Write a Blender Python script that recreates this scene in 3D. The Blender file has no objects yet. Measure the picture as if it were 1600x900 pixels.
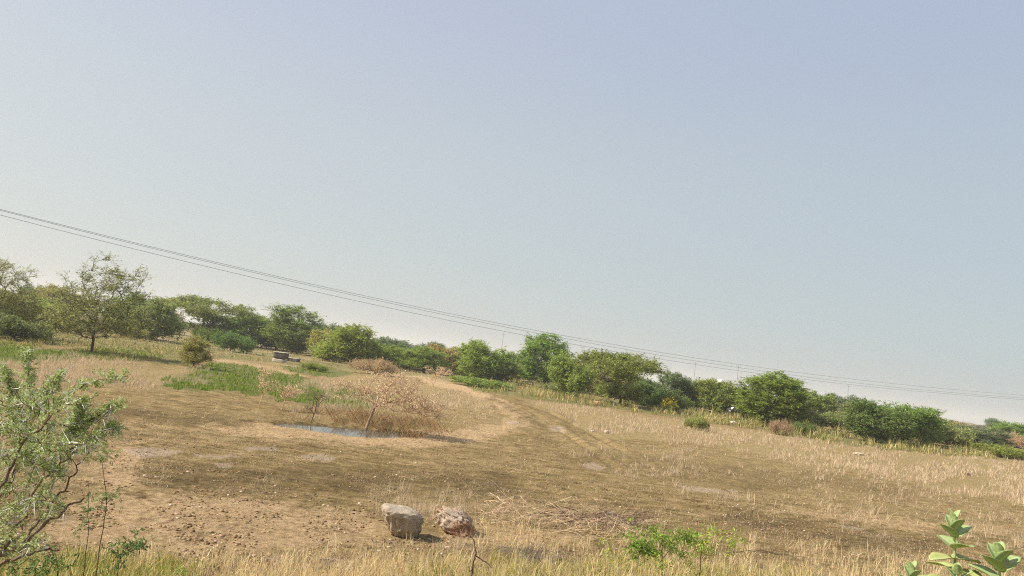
import bpy, math, random
import numpy as np
from mathutils import Vector

R = math.radians
rng = np.random.default_rng(7)
random.seed(7)
scene = bpy.context.scene
COL = scene.collection

# ------------------------------------------------------------------ camera
CAM_Z = 3.2
ROLL, PITCH, FPX = R(7.4), R(5.62), 1186.0        # focal length in pixels of a 1600 wide frame
fw = np.array([0, math.cos(PITCH), math.sin(PITCH)])
u0 = np.array([0, -math.sin(PITCH), math.cos(PITCH)])
r0 = np.array([1.0, 0, 0])
rt = math.cos(ROLL) * r0 + math.sin(ROLL) * u0
up = -math.sin(ROLL) * r0 + math.cos(ROLL) * u0
from mathutils import Matrix
cam_d = bpy.data.cameras.new("camera")
cam = bpy.data.objects.new("camera", cam_d)
COL.objects.link(cam)
m = Matrix((rt, up, -fw)).transposed().to_4x4()
m.translation = Vector((0, 0, CAM_Z))
cam.matrix_world = m
cam_d.sensor_width = 36.0
cam_d.lens = 36.0 * FPX / 1600.0
cam_d.clip_start = 0.1
cam_d.clip_end = 9000
scene.camera = cam

# ------------------------------------------------------------------ sky + sun
SUN_AZ, SUN_EL = R(-96), R(41)                     # azimuth from +Y towards +X
world = bpy.data.worlds.new("World")
scene.world = world
world.use_nodes = True
wn, wl = world.node_tree.nodes, world.node_tree.links
bg = wn["Background"]
sky = wn.new("ShaderNodeTexSky")
sky.sky_type = 'NISHITA'
sky.sun_disc = False
sky.sun_elevation = SUN_EL
sky.sun_rotation = SUN_AZ
sky.altitude = 200
sky.air_density = 1.0
sky.dust_density = 3.0
sky.ozone_density = 1.2
# dusty air thins the blue of the sky towards the horizon
tc = wn.new("ShaderNodeTexCoord")
sep = wn.new("ShaderNodeSeparateXYZ")
wl.new(tc.outputs["Generated"], sep.inputs[0])
ramp = wn.new("ShaderNodeValToRGB")
ramp.color_ramp.interpolation = 'EASE'
e = ramp.color_ramp.elements
e[0].position = 0.0; e[0].color = (5.05, 5.3, 5.05, 1)
e[1].position = 1.0; e[1].color = (2.85, 3.6, 4.9, 1)
for p, c in ((0.10, (5.1, 5.6, 5.3, 1)), (0.22, (5.1, 5.6, 5.55, 1)), (0.45, (4.6, 5.1, 5.9, 1))):
    n = e.new(p); n.color = c
wl.new(sep.outputs["Z"], ramp.inputs[0])
mixs = wn.new("ShaderNodeMix"); mixs.data_type = 'RGBA'
mixs.inputs[0].default_value = 0.8
wl.new(sky.outputs[0], mixs.inputs[6]); wl.new(ramp.outputs[0], mixs.inputs[7])
# the dust lights up towards the sun (left) and thins away from it
dt = wn.new("ShaderNodeVectorMath"); dt.operation = 'DOT_PRODUCT'
wl.new(tc.outputs["Generated"], dt.inputs[0])
dt.inputs[1].default_value = (math.sin(SUN_AZ), math.cos(SUN_AZ), 0.0)
gr = wn.new("ShaderNodeMapRange"); wl.new(dt.outputs["Value"], gr.inputs[0])
gr.inputs[1].default_value = -0.75; gr.inputs[2].default_value = 0.75
mixg = wn.new("ShaderNodeMix"); mixg.data_type = 'RGBA'; mixg.blend_type = 'MULTIPLY'; mixg.inputs[0].default_value = 1.0
gc = wn.new("ShaderNodeMix"); gc.data_type = 'RGBA'
gc.inputs[6].default_value = (0.86, 0.92, 1.0, 1); gc.inputs[7].default_value = (1.12, 1.08, 1.09, 1)
wl.new(gr.outputs[0], gc.inputs[0])
wl.new(mixs.outputs[2], mixg.inputs[6]); wl.new(gc.outputs[2], mixg.inputs[7])
wl.new(mixg.outputs[2], bg.inputs[0])
bg.inputs[1].default_value = 0.0805

sun_d = bpy.data.lights.new("sun", 'SUN')
sun_d.energy = 4.6
sun_d.angle = R(0.6)
sun_d.color = (1.0, 0.93, 0.82)
sun = bpy.data.objects.new("sun", sun_d)
COL.objects.link(sun)
sv = Vector((math.sin(SUN_AZ) * math.cos(SUN_EL), math.cos(SUN_AZ) * math.cos(SUN_EL), math.sin(SUN_EL)))
sun.rotation_euler = sv.to_track_quat('Z', 'Y').to_euler()
sun.location = (0, 0, 60)

vs = scene.view_settings
vs.view_transform = 'Standard'
vs.look = 'None'
vs.exposure = 0.56
vs.gamma = 1.0
vs.use_curve_mapping = False
scene.render.engine = 'CYCLES'
scene.cycles.use_denoising = False
scene.cycles.filter_width = 1.15
scene.cycles.sample_clamp_indirect = 4.0
scene.cycles.max_bounces = 6
scene.cycles.diffuse_bounces = 3
scene.cycles.glossy_bounces = 2
scene.cycles.transmission_bounces = 3
scene.cycles.volume_bounces = 2
scene.cycles.transparent_max_bounces = 4

# ------------------------------------------------------------------ helpers
def hash2(i, j, s):
    h = (i.astype(np.int64) * 374761393 + j.astype(np.int64) * 668265263 + s * 1442695041) & 0x7fffffff
    h = ((h ^ (h >> 13)) * 1274126177) & 0x7fffffff
    return ((h ^ (h >> 16)) & 0xffff) / 65535.0

def vnoise(x, y, s=0):
    xi, yi = np.floor(x), np.floor(y)
    fx, fy = x - xi, y - yi
    fx = fx * fx * (3 - 2 * fx); fy = fy * fy * (3 - 2 * fy)
    a = hash2(xi, yi, s); b = hash2(xi + 1, yi, s); c = hash2(xi, yi + 1, s); d = hash2(xi + 1, yi + 1, s)
    return (a + (b - a) * fx) * (1 - fy) + (c + (d - c) * fx) * fy

def fbm(x, y, s=0, o=4):
    t, a, n = 0, 1.0, 0
    for k in range(o):
        t = t + a * (vnoise(x * 2 ** k + 17.3 * k, y * 2 ** k - 9.1 * k, s + k) - 0.5)
        n += a; a *= 0.5
    return t / n * 2                                 # about -1..1

def project(x, y, z):
    d = np.stack([x, y, z - CAM_Z], -1)
    f = d @ fw
    f = np.where(f < 0.05, 0.05, f)
    return 800 + FPX * (d @ rt) / f, 450 - FPX * (d @ up) / f

def inpoly(px, py, poly):
    r = np.zeros(px.shape, bool)
    n = len(poly)
    for i in range(n):
        x1, y1 = poly[i]; x2, y2 = poly[(i + 1) % n]
        if y1 == y2: continue
        c = ((y1 > py) != (y2 > py)) & (px < (x2 - x1) * (py - y1) / (y2 - y1) + x1)
        r ^= c
    return r

# plan of the ground cover; corners read off the photograph, evaluated on the ground plane
Z = {
 'straw': [
  [(540,588),(575,588),(600,642),(480,648),(420,638),(500,636)],
  [(-300,585),(-60,562),(60,556),(140,556),(230,578),(300,576),(330,578),(325,600),(260,600),(240,612),(160,606),(60,603),(-300,625)],
  [(520,584),(640,590),(690,606),(770,628),(755,642),(700,640),(640,628),(560,636),(500,628),(460,610)],
  [(815,624),(950,642),(1100,664),(1300,692),(1600,724),(1900,750),(1900,850),(1600,795),(1450,765),(1330,735),(1200,715),(1080,692),(1000,690),(930,684),(880,655)],
  [(380,548),(470,556),(600,570),(690,582),(700,592),(560,582),(430,570),(340,560),(280,550)]],
 'thin': [
  [(585,772),(680,760),(790,775),(800,860),(640,872),(590,850)],
  [(740,640),(800,652),(760,668),(690,672),(700,650)],
  [(900,690),(1000,694),(1100,700),(1330,738),(1600,800),(1900,860),(1900,930),(1500,850),(1250,810),(1000,760),(900,720)],
  [(440,598),(560,586),(700,612),(770,640),(740,652),(640,650),(560,655),(460,640),(420,630)],
  [(-100,520),(100,515),(350,530),(560,565),(700,585),(600,590),(380,578),(230,575),(-100,560)],
  [(330,640),(560,650),(700,660),(690,672),(560,660),(330,655)]],
 'green': [
  [(250,602),(290,586),(330,566),(380,570),(440,582),(475,590),(490,600),(520,614),(500,626),(430,624),(390,614),(320,612)],
  [(-300,545),(0,538),(110,546),(220,546),(260,560),(130,562),(-300,575)],
  [(430,608),(560,606),(620,624),(570,640),(450,630)],
  [(716,590),(790,592),(826,606),(790,612),(735,608)],
  [(450,570),(520,574),(560,582),(520,590),(455,580)]],
 'olive': [
  [(700,580),(860,588),(980,602),(980,624),(740,606)],
  [(-200,500),(60,512),(200,518),(380,540),(560,556),(700,572),(740,596),(700,592),(560,578),(420,566),(300,556),(180,540),(-200,545)],
  [(1250,662),(1450,678),(1600,696),(1900,725),(1900,752),(1600,718),(1450,708),(1300,694),(1200,676)],
  [(735,596),(850,604),(1000,622),(1150,640),(1300,662),(1450,682),(1600,700),(1900,730),(1900,752),(1600,722),(1450,704),(1300,688),(1100,658),(950,638),(815,622),(760,612)],
  [(120,528),(280,540),(330,552),(300,572),(200,566),(150,560)]],
 'sand': [
  [(560,690),(690,670),(780,662),(800,652),(765,634),(700,608),(640,590),(590,583),(640,584),(720,602),(795,628),(825,648),(820,664),(760,686),(650,700)],
  [(300,668),(420,661),(520,672),(640,684),(760,670),(740,695),(560,694),(420,682)],
  [(100,790),(300,768),(450,785),(560,800),(640,830),(620,850),(300,866),(60,850)],
  [(640,838),(760,815),(900,832),(920,850),(700,848)],
  [(1200,792),(1450,812),(1700,830),(1700,840),(1440,828),(1200,800)],
  [(300,552),(380,566),(480,584),(470,588),(380,574),(290,560)],
  [(140,800),(160,700),(230,690),(180,790)],
  [(-100,615),(60,612),(80,630),(0,640),(-100,640)]],
 'damp_ruts': [
  [(800,622),(850,640),(905,672),(940,690),(925,690),(890,672),(840,645),(790,625)],  # this outline and the next: wheel ruts drawn as darker lines
  [(770,618),(815,640),(850,670),(870,700),(855,698),(838,672),(800,645),(760,625)],
  [(160,632),(400,655),(420,662),(300,664),(150,650)],
  [(900,700),(1100,720),(1300,750),(1200,770),(1000,745),(880,720)],
  [(1250,735),(1450,770),(1430,785),(1250,752)],
  [(160,730),(500,725),(800,740),(820,780),(600,775),(300,765)],
  [(1150,790),(1500,850),(1400,870),(1100,820)]],
 'crust': [
  [(196,703),(235,698),(285,705),(262,712),(215,714)], [(300,708),(345,712),(390,713),(340,716),(305,712)],
  [(380,699),(430,700),(436,705),(390,704)], [(470,710),(497,709),(526,716),(512,721),(482,717)],
  [(334,723),(360,722),(366,729),(344,731)], [(908,724),(928,722),(950,731),(935,735),(915,730)],
  [(1060,758),(1098,762),(1136,769),(1120,772),(1075,766)], [(858,663),(880,667),(884,676),(862,674)],
  [(792,657),(812,659),(808,664),(795,662)], [(1310,822),(1350,827),(1345,831),(1315,827)],
  [(-40,614),(10,617),(30,622),(10,626),(-40,624)], [(1140,764),(1152,767),(1148,770),(1138,768)],
  [(410,868),(460,866),(470,878),(430,884)], [(500,868),(560,876),(540,890),(505,884)]],
}
POOL = [(408,657),(450,658),(500,661),(560,665),(640,673),(668,679),(640,684),(600,685),(540,679),(470,671),(425,664)]

def zone(name, px, py, scale=1.0, soft=3):
    polys = Z[name] if isinstance(name, str) else name
    out = np.zeros(px.shape)
    dep = np.clip((py - (568 + 0.13 * (px - 800))) / 100, 0.1, 4)
    for k in range(soft):
        wx = fbm(px / 40 + 31 * k, py / (9), 50, 3) * 26 * scale * dep ** .5 + fbm(px / 9, py / 2.5 + 9 * k, 60, 2) * 6 * scale * dep ** .5
        wy = fbm(px / 30 - 11 * k, py / (8), 70, 3) * 7 * scale * dep
        hit = np.zeros(px.shape, bool)
        for P in polys: hit |= inpoly(px + wx, py + wy, P)
        out += hit
    return out / soft

def smooth(t):
    t = np.clip(t, 0, 1); return t * t * (3 - 2 * t)

def bank(x, y):
    """the road embankment the photographer stands on, falling to the field"""
    r = np.hypot(x * 0.55, y)
    return 1.55 * smooth(1 - (r - 2.0) / 7.0) * smooth((y + 40) / 40 + 1)

def _flat1(px, py):
    d = fw * FPX + rt * (px - 800) + up * (450 - py)
    t = CAM_Z / -d[2]
    return d[0] * t, d[1] * t
RUTS = [([(1000,735),(940,700),(890,668),(838,640),(790,624),(730,612)], .85, .07, .22),
        ([(900,768),(1150,792),(1400,818),(1600,838),(1900,868)], .8, .06, .18)]
RUTS = [([_flat1(*p) for p in P], o, dp, w) for P, o, dp, w in RUTS]
def ruts(x, y):
    out = np.zeros_like(x)
    for P, off, dp, w in RUTS:
        best = np.full(x.shape, 1e9)
        for (x0, y0), (x1, y1) in zip(P[:-1], P[1:]):
            L2 = (x1 - x0) ** 2 + (y1 - y0) ** 2
            t = np.clip(((x - x0) * (x1 - x0) + (y - y0) * (y1 - y0)) / L2, 0, 1)
            best = np.minimum(best, np.hypot(x - x0 - t * (x1 - x0), y - y0 - t * (y1 - y0)))
        best = best + .12 * (vnoise(x / 1.3, y / 1.3, 23) - .5)
        r = np.abs(best - off)
        out += -dp * np.exp(-(r / w) ** 2) + .5 * dp * np.exp(-((r - 1.8 * w) / (w * .8)) ** 2)
    return out

def pool_depth(x, y):
    """0..1, from the distance to the pool's shoreline"""
    P = [_flat1(*p) for p in POOL]
    best = np.full(x.shape, 1e9); ins = inpoly(x, y, P)
    for (x0, y0), (x1, y1) in zip(P, P[1:] + P[:1]):
        L2 = (x1 - x0) ** 2 + (y1 - y0) ** 2
        t = np.clip(((x - x0) * (x1 - x0) + (y - y0) * (y1 - y0)) / L2, 0, 1)
        best = np.minimum(best, np.hypot(x - x0 - t * (x1 - x0), y - y0 - t * (y1 - y0)))
    sd = np.where(ins, best, -best) + .35 * fbm(x / 1.1, y / 1.1, 88, 3)
    return smooth(sd / .9 + .12)

def height(x, y):
    x = np.asarray(x, float); y = np.asarray(y, float)
    r = np.hypot(x, y)
    pool = pool_depth(x, y)
    h = bank(x, y)
    h = h + 0.05 * fbm(x / 4, y / 4, 1, 3) * (1 - .8 * smooth((r - 60) / 60)) + 0.045 * fbm(x / 0.5, y / 0.5, 2, 5) * (1 - smooth((r - 45) / 35)) + 0.25 * smooth((r - 60) / 200) * fbm(x / 40, y / 40, 3, 2)
    h = h - 0.30 * pool
    h = h + np.where(y > 9, ruts(x, y), 0) * (0.4 + vnoise(x / 2.3, y / 2.3, 29))
    # spoil mound far to the right
    h = h + 2.8 * np.exp(-((x - 172) / 38) ** 2 - ((y - 300) / 22) ** 2) * (1 + 0.35 * fbm(x / 9, y / 9, 9, 3))
    return h

def at(px, py):
    """where the sight line of a photo pixel meets the ground"""
    d = fw * FPX + rt * (px - 800) + up * (450 - py)
    if d[2] >= -1e-4: return None
    t = (CAM_Z) / -d[2]
    for _ in range(6):
        z = float(height(np.array([d[0] * t]), np.array([d[1] * t]))[0])
        z = min(z, 2.4)
        t = 0.5 * t + 0.5 * (CAM_Z - z) / -d[2]
    return np.array([d[0] * t, d[1] * t, float(height(np.array([d[0] * t]), np.array([d[1] * t]))[0])])

def ray(px, py, depth):
    """point at a given distance (y) seen at a photo pixel"""
    d = fw * FPX + rt * (px - 800) + up * (450 - py)
    return np.array([0, 0, CAM_Z]) + d * (depth / d[1])

def flat(px, py, z=0.0):
    """vectorised: ground plane point"""
    px = np.asarray(px, float); py = np.asarray(py, float)
    d = fw[None] * FPX + rt[None] * (px[:, None] - 800) + up[None] * (450 - py[:, None])
    t = (CAM_Z - z) / np.maximum(-d[:, 2], 1e-3)
    return d[:, 0] * t, d[:, 1] * t, d[:, 2] < -1

def meshobj(name, V, F, mats, parent=None, smooth_=False, midx=None, attrs=None):
    """V (n,3), F (m,3|4) or list of such arrays -> ONE mesh object"""
    me = bpy.data.meshes.new(name)
    V = np.asarray(V, np.float32)
    Fs = F if isinstance(F, list) else [F]
    Fs = [np.asarray(f, np.int32) for f in Fs if len(f)]
    me.vertices.add(len(V)); me.vertices.foreach_set("co", V.ravel())
    tot = sum(f.size for f in Fs); npol = sum(len(f) for f in Fs)
    me.loops.add(tot); me.polygons.add(npol)
    me.loops.foreach_set("vertex_index", np.concatenate([f.ravel() for f in Fs]))
    sizes = np.concatenate([np.full(len(f), f.shape[1], np.int32) for f in Fs])
    starts = np.concatenate([[0], np.cumsum(sizes)[:-1]]).astype(np.int32)
    me.polygons.foreach_set("loop_start", starts)
    if midx is not None: me.polygons.foreach_set("material_index", np.asarray(midx, np.int32))
    if smooth_: me.polygons.foreach_set("use_smooth", np.ones(npol, bool))
    for mt in (mats if isinstance(mats, (list, tuple)) else [mats]): me.materials.append(mt)
    me.update(calc_edges=True)
    if attrs:
        for k, a in attrs.items():
            at_ = me.attributes.new(k, 'FLOAT', 'POINT')
            at_.data.foreach_set("value", np.asarray(a, np.float32))
    o = bpy.data.objects.new(name, me)
    COL.objects.link(o)
    if parent is not None: o.parent = parent
    return o

def tag(o, label=None, cat=None, group=None, kind=None):
    if label: o['label'] = label
    if cat: o['category'] = cat
    if group: o['group'] = group
    if kind: o['kind'] = kind
    return o

def empty(name, loc, label, cat, group=None, rz=0.0):
    o = bpy.data.objects.new(name, None)
    o.empty_display_size = 0.3
    o.location = [float(v) for v in loc]; o.rotation_euler = (0, 0, rz)
    COL.objects.link(o)
    return tag(o, label, cat, group)

class Buf:
    def __init__(s): s.V = []; s.Q = []; s.T = []; s.n = 0
    def add(s, V, Q=None, T=None):
        V = np.asarray(V, float).reshape(-1, 3)
        if Q is not None and len(Q): s.Q.append(np.asarray(Q) + s.n)
        if T is not None and len(T): s.T.append(np.asarray(T) + s.n)
        s.V.append(V); s.n += len(V)
    def build(s, name, mat, parent=None, smooth_=False):
        F = []
        if s.Q: F.append(np.concatenate(s.Q))
        if s.T: F.append(np.concatenate(s.T))
        return meshobj(name, np.concatenate(s.V), F, mat, parent, smooth_)

def tubes(buf, A, B, ra, rb, k=5):
    """many tapered tube segments at once"""
    A = np.asarray(A, float); B = np.asarray(B, float); n = len(A)
    ra = np.broadcast_to(ra, n); rb = np.broadcast_to(rb, n)
    d = B - A; L = np.linalg.norm(d, axis=1, keepdims=True); d = d / np.maximum(L, 1e-6)
    h = np.where(np.abs(d[:, 2:3]) > 0.9, np.array([[1.0, 0, 0]]), np.array([[0, 0, 1.0]]))
    u = np.cross(d, h); u /= np.linalg.norm(u, axis=1, keepdims=True)
    v = np.cross(d, u)
    an = np.arange(k) * 2 * math.pi / k
    ring = u[:, None] * np.cos(an)[None, :, None] + v[:, None] * np.sin(an)[None, :, None]
    V = np.concatenate([A[:, None] + ring * ra[:, None, None], B[:, None] + ring * rb[:, None, None]], 1)
    i = np.arange(k); j = (i + 1) % k
    q = np.stack([i, j, j + k, i + k], 1)
    Q = (q[None] + (np.arange(n) * 2 * k)[:, None, None]).reshape(-1, 4)
    buf.add(V.reshape(-1, 3), Q)

def pathtube(buf, P, r0_, r1_, k=6):
    P = np.asarray(P, float); n = len(P)
    r = np.linspace(r0_, r1_, n) if np.isscalar(r0_) else np.asarray(r0_)
    t = np.gradient(P, axis=0); t /= np.linalg.norm(t, axis=1, keepdims=True) + 1e-9
    ref = np.array([0.31, 0.87, 0.38]); 
    u = np.cross(t, ref); u /= np.linalg.norm(u, axis=1, keepdims=True) + 1e-9
    v = np.cross(t, u)
    an = np.arange(k) * 2 * math.pi / k
    V = P[:, None] + (u[:, None] * np.cos(an)[None, :, None] + v[:, None] * np.sin(an)[None, :, None]) * r[:, None, None]
    i = np.arange(k); j = (i + 1) % k
    Q = np.concatenate([np.stack([i + a * k, j + a * k, j + (a + 1) * k, i + (a + 1) * k], 1) for a in range(n - 1)])
    V = np.concatenate([V.reshape(-1, 3), P[:1], P[-1:]])
    T = np.concatenate([np.stack([j, i, np.full(k, n * k)], 1), np.stack([i + (n - 1) * k, j + (n - 1) * k, np.full(k, n * k + 1)], 1)])
    buf.add(V, Q, T)

def curve(P, n=12, jit=0.0, rg=None):
    """smooth polyline through control points"""
    P = np.asarray(P, float)
    t = np.linspace(0, 1, len(P)); s = np.linspace(0, 1, n)
    m_ = np.gradient(P, t, axis=0)
    out = []
    for a in s:
        i = min(int(a * (len(P) - 1)), len(P) - 2); h = t[i + 1] - t[i]; w = (a - t[i]) / h
        out.append((2*w**3-3*w**2+1)*P[i] + (w**3-2*w**2+w)*h*m_[i] + (-2*w**3+3*w**2)*P[i+1] + (w**3-w**2)*h*m_[i+1])
    out = np.array(out)
    if jit: out[1:-1] += (rg or rng).normal(0, jit, out[1:-1].shape)
    return out

def leafquads(buf, C, D, N, L, W, fold=0.0):
    """rhombic leaves: centre base C, direction D, normal N, length L, width W"""
    D = D / (np.linalg.norm(D, axis=1, keepdims=True) + 1e-9)
    S = np.cross(D, N); S /= np.linalg.norm(S, axis=1, keepdims=True) + 1e-9
    L = np.broadcast_to(L, len(C))[:, None]; W = np.broadcast_to(W, len(C))[:, None]
    V = np.stack([C, C + D * L * .5 + S * W * .5, C + D * L, C + D * L * .5 - S * W * .5], 1)
    q = np.arange(len(C) * 4).reshape(-1, 4)
    buf.add(V.reshape(-1, 3), q)

def unit(n, rg=None):
    v = (rg or rng).normal(size=(n, 3)); return v / np.linalg.norm(v, axis=1, keepdims=True)

# ------------------------------------------------------------------ materials
def newmat(name):
    m_ = bpy.data.materials.new(name); m_.use_nodes = True
    nt = m_.node_tree
    return m_, nt.nodes, nt.links, nt.nodes["Principled BSDF"]

def mixc(n, l, fac, a, b, mode='MIX'):
    x = n.new("ShaderNodeMix"); x.data_type = 'RGBA'; x.blend_type = mode
    for s, v in ((0, fac), (6, a), (7, b)):
        if isinstance(v, bpy.types.NodeSocket): l.new(v, x.inputs[s])
        elif s == 0: x.inputs[0].default_value = v
        else: x.inputs[s].default_value = (*v, 1)
    return x.outputs[2]

def noise(n, l, scale, detail=4, vec=None, rough=0.6):
    t = n.new("ShaderNodeTexNoise"); t.inputs["Scale"].default_value = scale
    t.inputs["Detail"].default_value = detail; t.inputs["Roughness"].default_value = rough
    if vec is not None: l.new(vec, t.inputs["Vector"])
    return t.outputs["Fac"]

def mathn(n, l, op, a, b=None, clamp=False):
    x = n.new("ShaderNodeMath"); x.operation = op; x.use_clamp = clamp
    for i, v in enumerate((a, b)):
        if v is None: continue
        if isinstance(v, bpy.types.NodeSocket): l.new(v, x.inputs[i])
        else: x.inputs[i].default_value = v
    return x.outputs[0]

def rampn(n, l, fac, lo, hi):
    x = n.new("ShaderNodeMapRange"); x.inputs[1].default_value = lo; x.inputs[2].default_value = hi
    l.new(fac, x.inputs[0]); return x.outputs[0]

def leafmat(name, base=None, trans=0.42, var=0.35, second=None):
    """leaves; base None -> each tree's own foliage tint (object colour)"""
    m_, n, l, b = newmat(name)
    geo = n.new("ShaderNodeNewGeometry")
    if base is None:
        oi = n.new("ShaderNodeObjectInfo"); c = oi.outputs["Color"]
    else:
        rgb = n.new("ShaderNodeRGB"); rgb.outputs[0].default_value = (*base, 1); c = rgb.outputs[0]
    rnd = geo.outputs["Random Per Island"]
    if second is not None: c = mixc(n, l, rampn(n, l, rnd, 0.55, 0.75), c, second)
    hsv = n.new("ShaderNodeHueSaturation")
    l.new(c, hsv.inputs["Color"])
    val = n.new("ShaderNodeMapRange"); l.new(rnd, val.inputs[0]); val.inputs[3].default_value = 1 - var; val.inputs[4].default_value = 1 + var
    l.new(val.outputs[0], hsv.inputs["Value"])
    hue = n.new("ShaderNodeMapRange"); 
    r2 = mathn(n, l, 'FRACT', mathn(n, l, 'MULTIPLY', rnd, 37.7))
    l.new(r2, hue.inputs[0]); hue.inputs[3].default_value = 0.475; hue.inputs[4].default_value = 0.52
    l.new(hue.outputs[0], hsv.inputs["Hue"])
    dif = n.new("ShaderNodeBsdfDiffuse"); tr = n.new("ShaderNodeBsdfTranslucent")
    l.new(hsv.outputs[0], dif.inputs[0]); l.new(hsv.outputs[0], tr.inputs[0])
    mx = n.new("ShaderNodeMixShader"); mx.inputs[0].default_value = trans
    l.new(dif.outputs[0], mx.inputs[1]); l.new(tr.outputs[0], mx.inputs[2])
    gl = n.new("ShaderNodeBsdfGlossy"); gl.inputs["Roughness"].default_value = 0.5; gl.inputs[0].default_value = (.8, .8, .8, 1)
    mg = n.new("ShaderNodeMixShader"); mg.inputs[0].default_value = 0.012
    l.new(mx.outputs[0], mg.inputs[1]); l.new(gl.outputs[0], mg.inputs[2])
    l.new(mg.outputs[0], n["Material Output"].inputs[0])
    n.remove(b)
    return m_

def simplemat(name, a, b_, scale=20, rough=0.9, bump=0.3, detail=6):
    m_, n, l, b = newmat(name)
    tcn = n.new("ShaderNodeTexCoord")
    f = noise(n, l, scale, detail, tcn.outputs["Object"], 0.65)
    f2 = rampn(n, l, f, 0.32, 0.68)
    l.new(mixc(n, l, f2, a, b_), b.inputs["Base Color"])
    b.inputs["Roughness"].default_value = rough
    b.inputs["Specular IOR Level"].default_value = 0.2
    bp = n.new("ShaderNodeBump"); bp.inputs["Strength"].default_value = bump; bp.inputs["Distance"].default_value = 0.03
    l.new(f, bp.inputs["Height"]); l.new(bp.outputs[0], b.inputs["Normal"])
    return m_

BARK = simplemat("bark", (0.06, 0.042, 0.03), (0.13, 0.095, 0.07), 12)
BARK_PALE = simplemat("bark_pale", (0.30, 0.18, 0.12), (0.50, 0.36, 0.25), 9)
TWIG_DRY = leafmat("dry_twigs", (0.60, 0.42, 0.28), 0.0, 0.35)
TWIG_STRAW = leafmat("straw_twigs", (0.56, 0.42, 0.26), 0.0, 0.45)
TWIG_DARK = leafmat("dark_twigs", (0.15, 0.095, 0.07), 0.0, 0.4)
LEAF = leafmat("foliage", trans=.45, var=.55)
LEAF_DEAD = leafmat("dead_leaves", (0.80, 0.62, 0.38), 0.35, 0.35)
STRAW = leafmat("straw", (0.62, 0.485, 0.31), 0.3, 0.45)
STRAW_OLIVE = leafmat("olive_weeds", (0.33, 0.34, 0.09), 0.3, 0.5, second=(0.54, 0.41, 0.19))
GRASS = leafmat("green_grass", (0.14, 0.27, 0.018), 0.35, 0.45, second=(0.27, 0.31, 0.05))
WEED = leafmat("verge_weeds", (0.34, 0.37, 0.08), 0.35, 0.45, second=(0.58, 0.46, 0.17))

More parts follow.
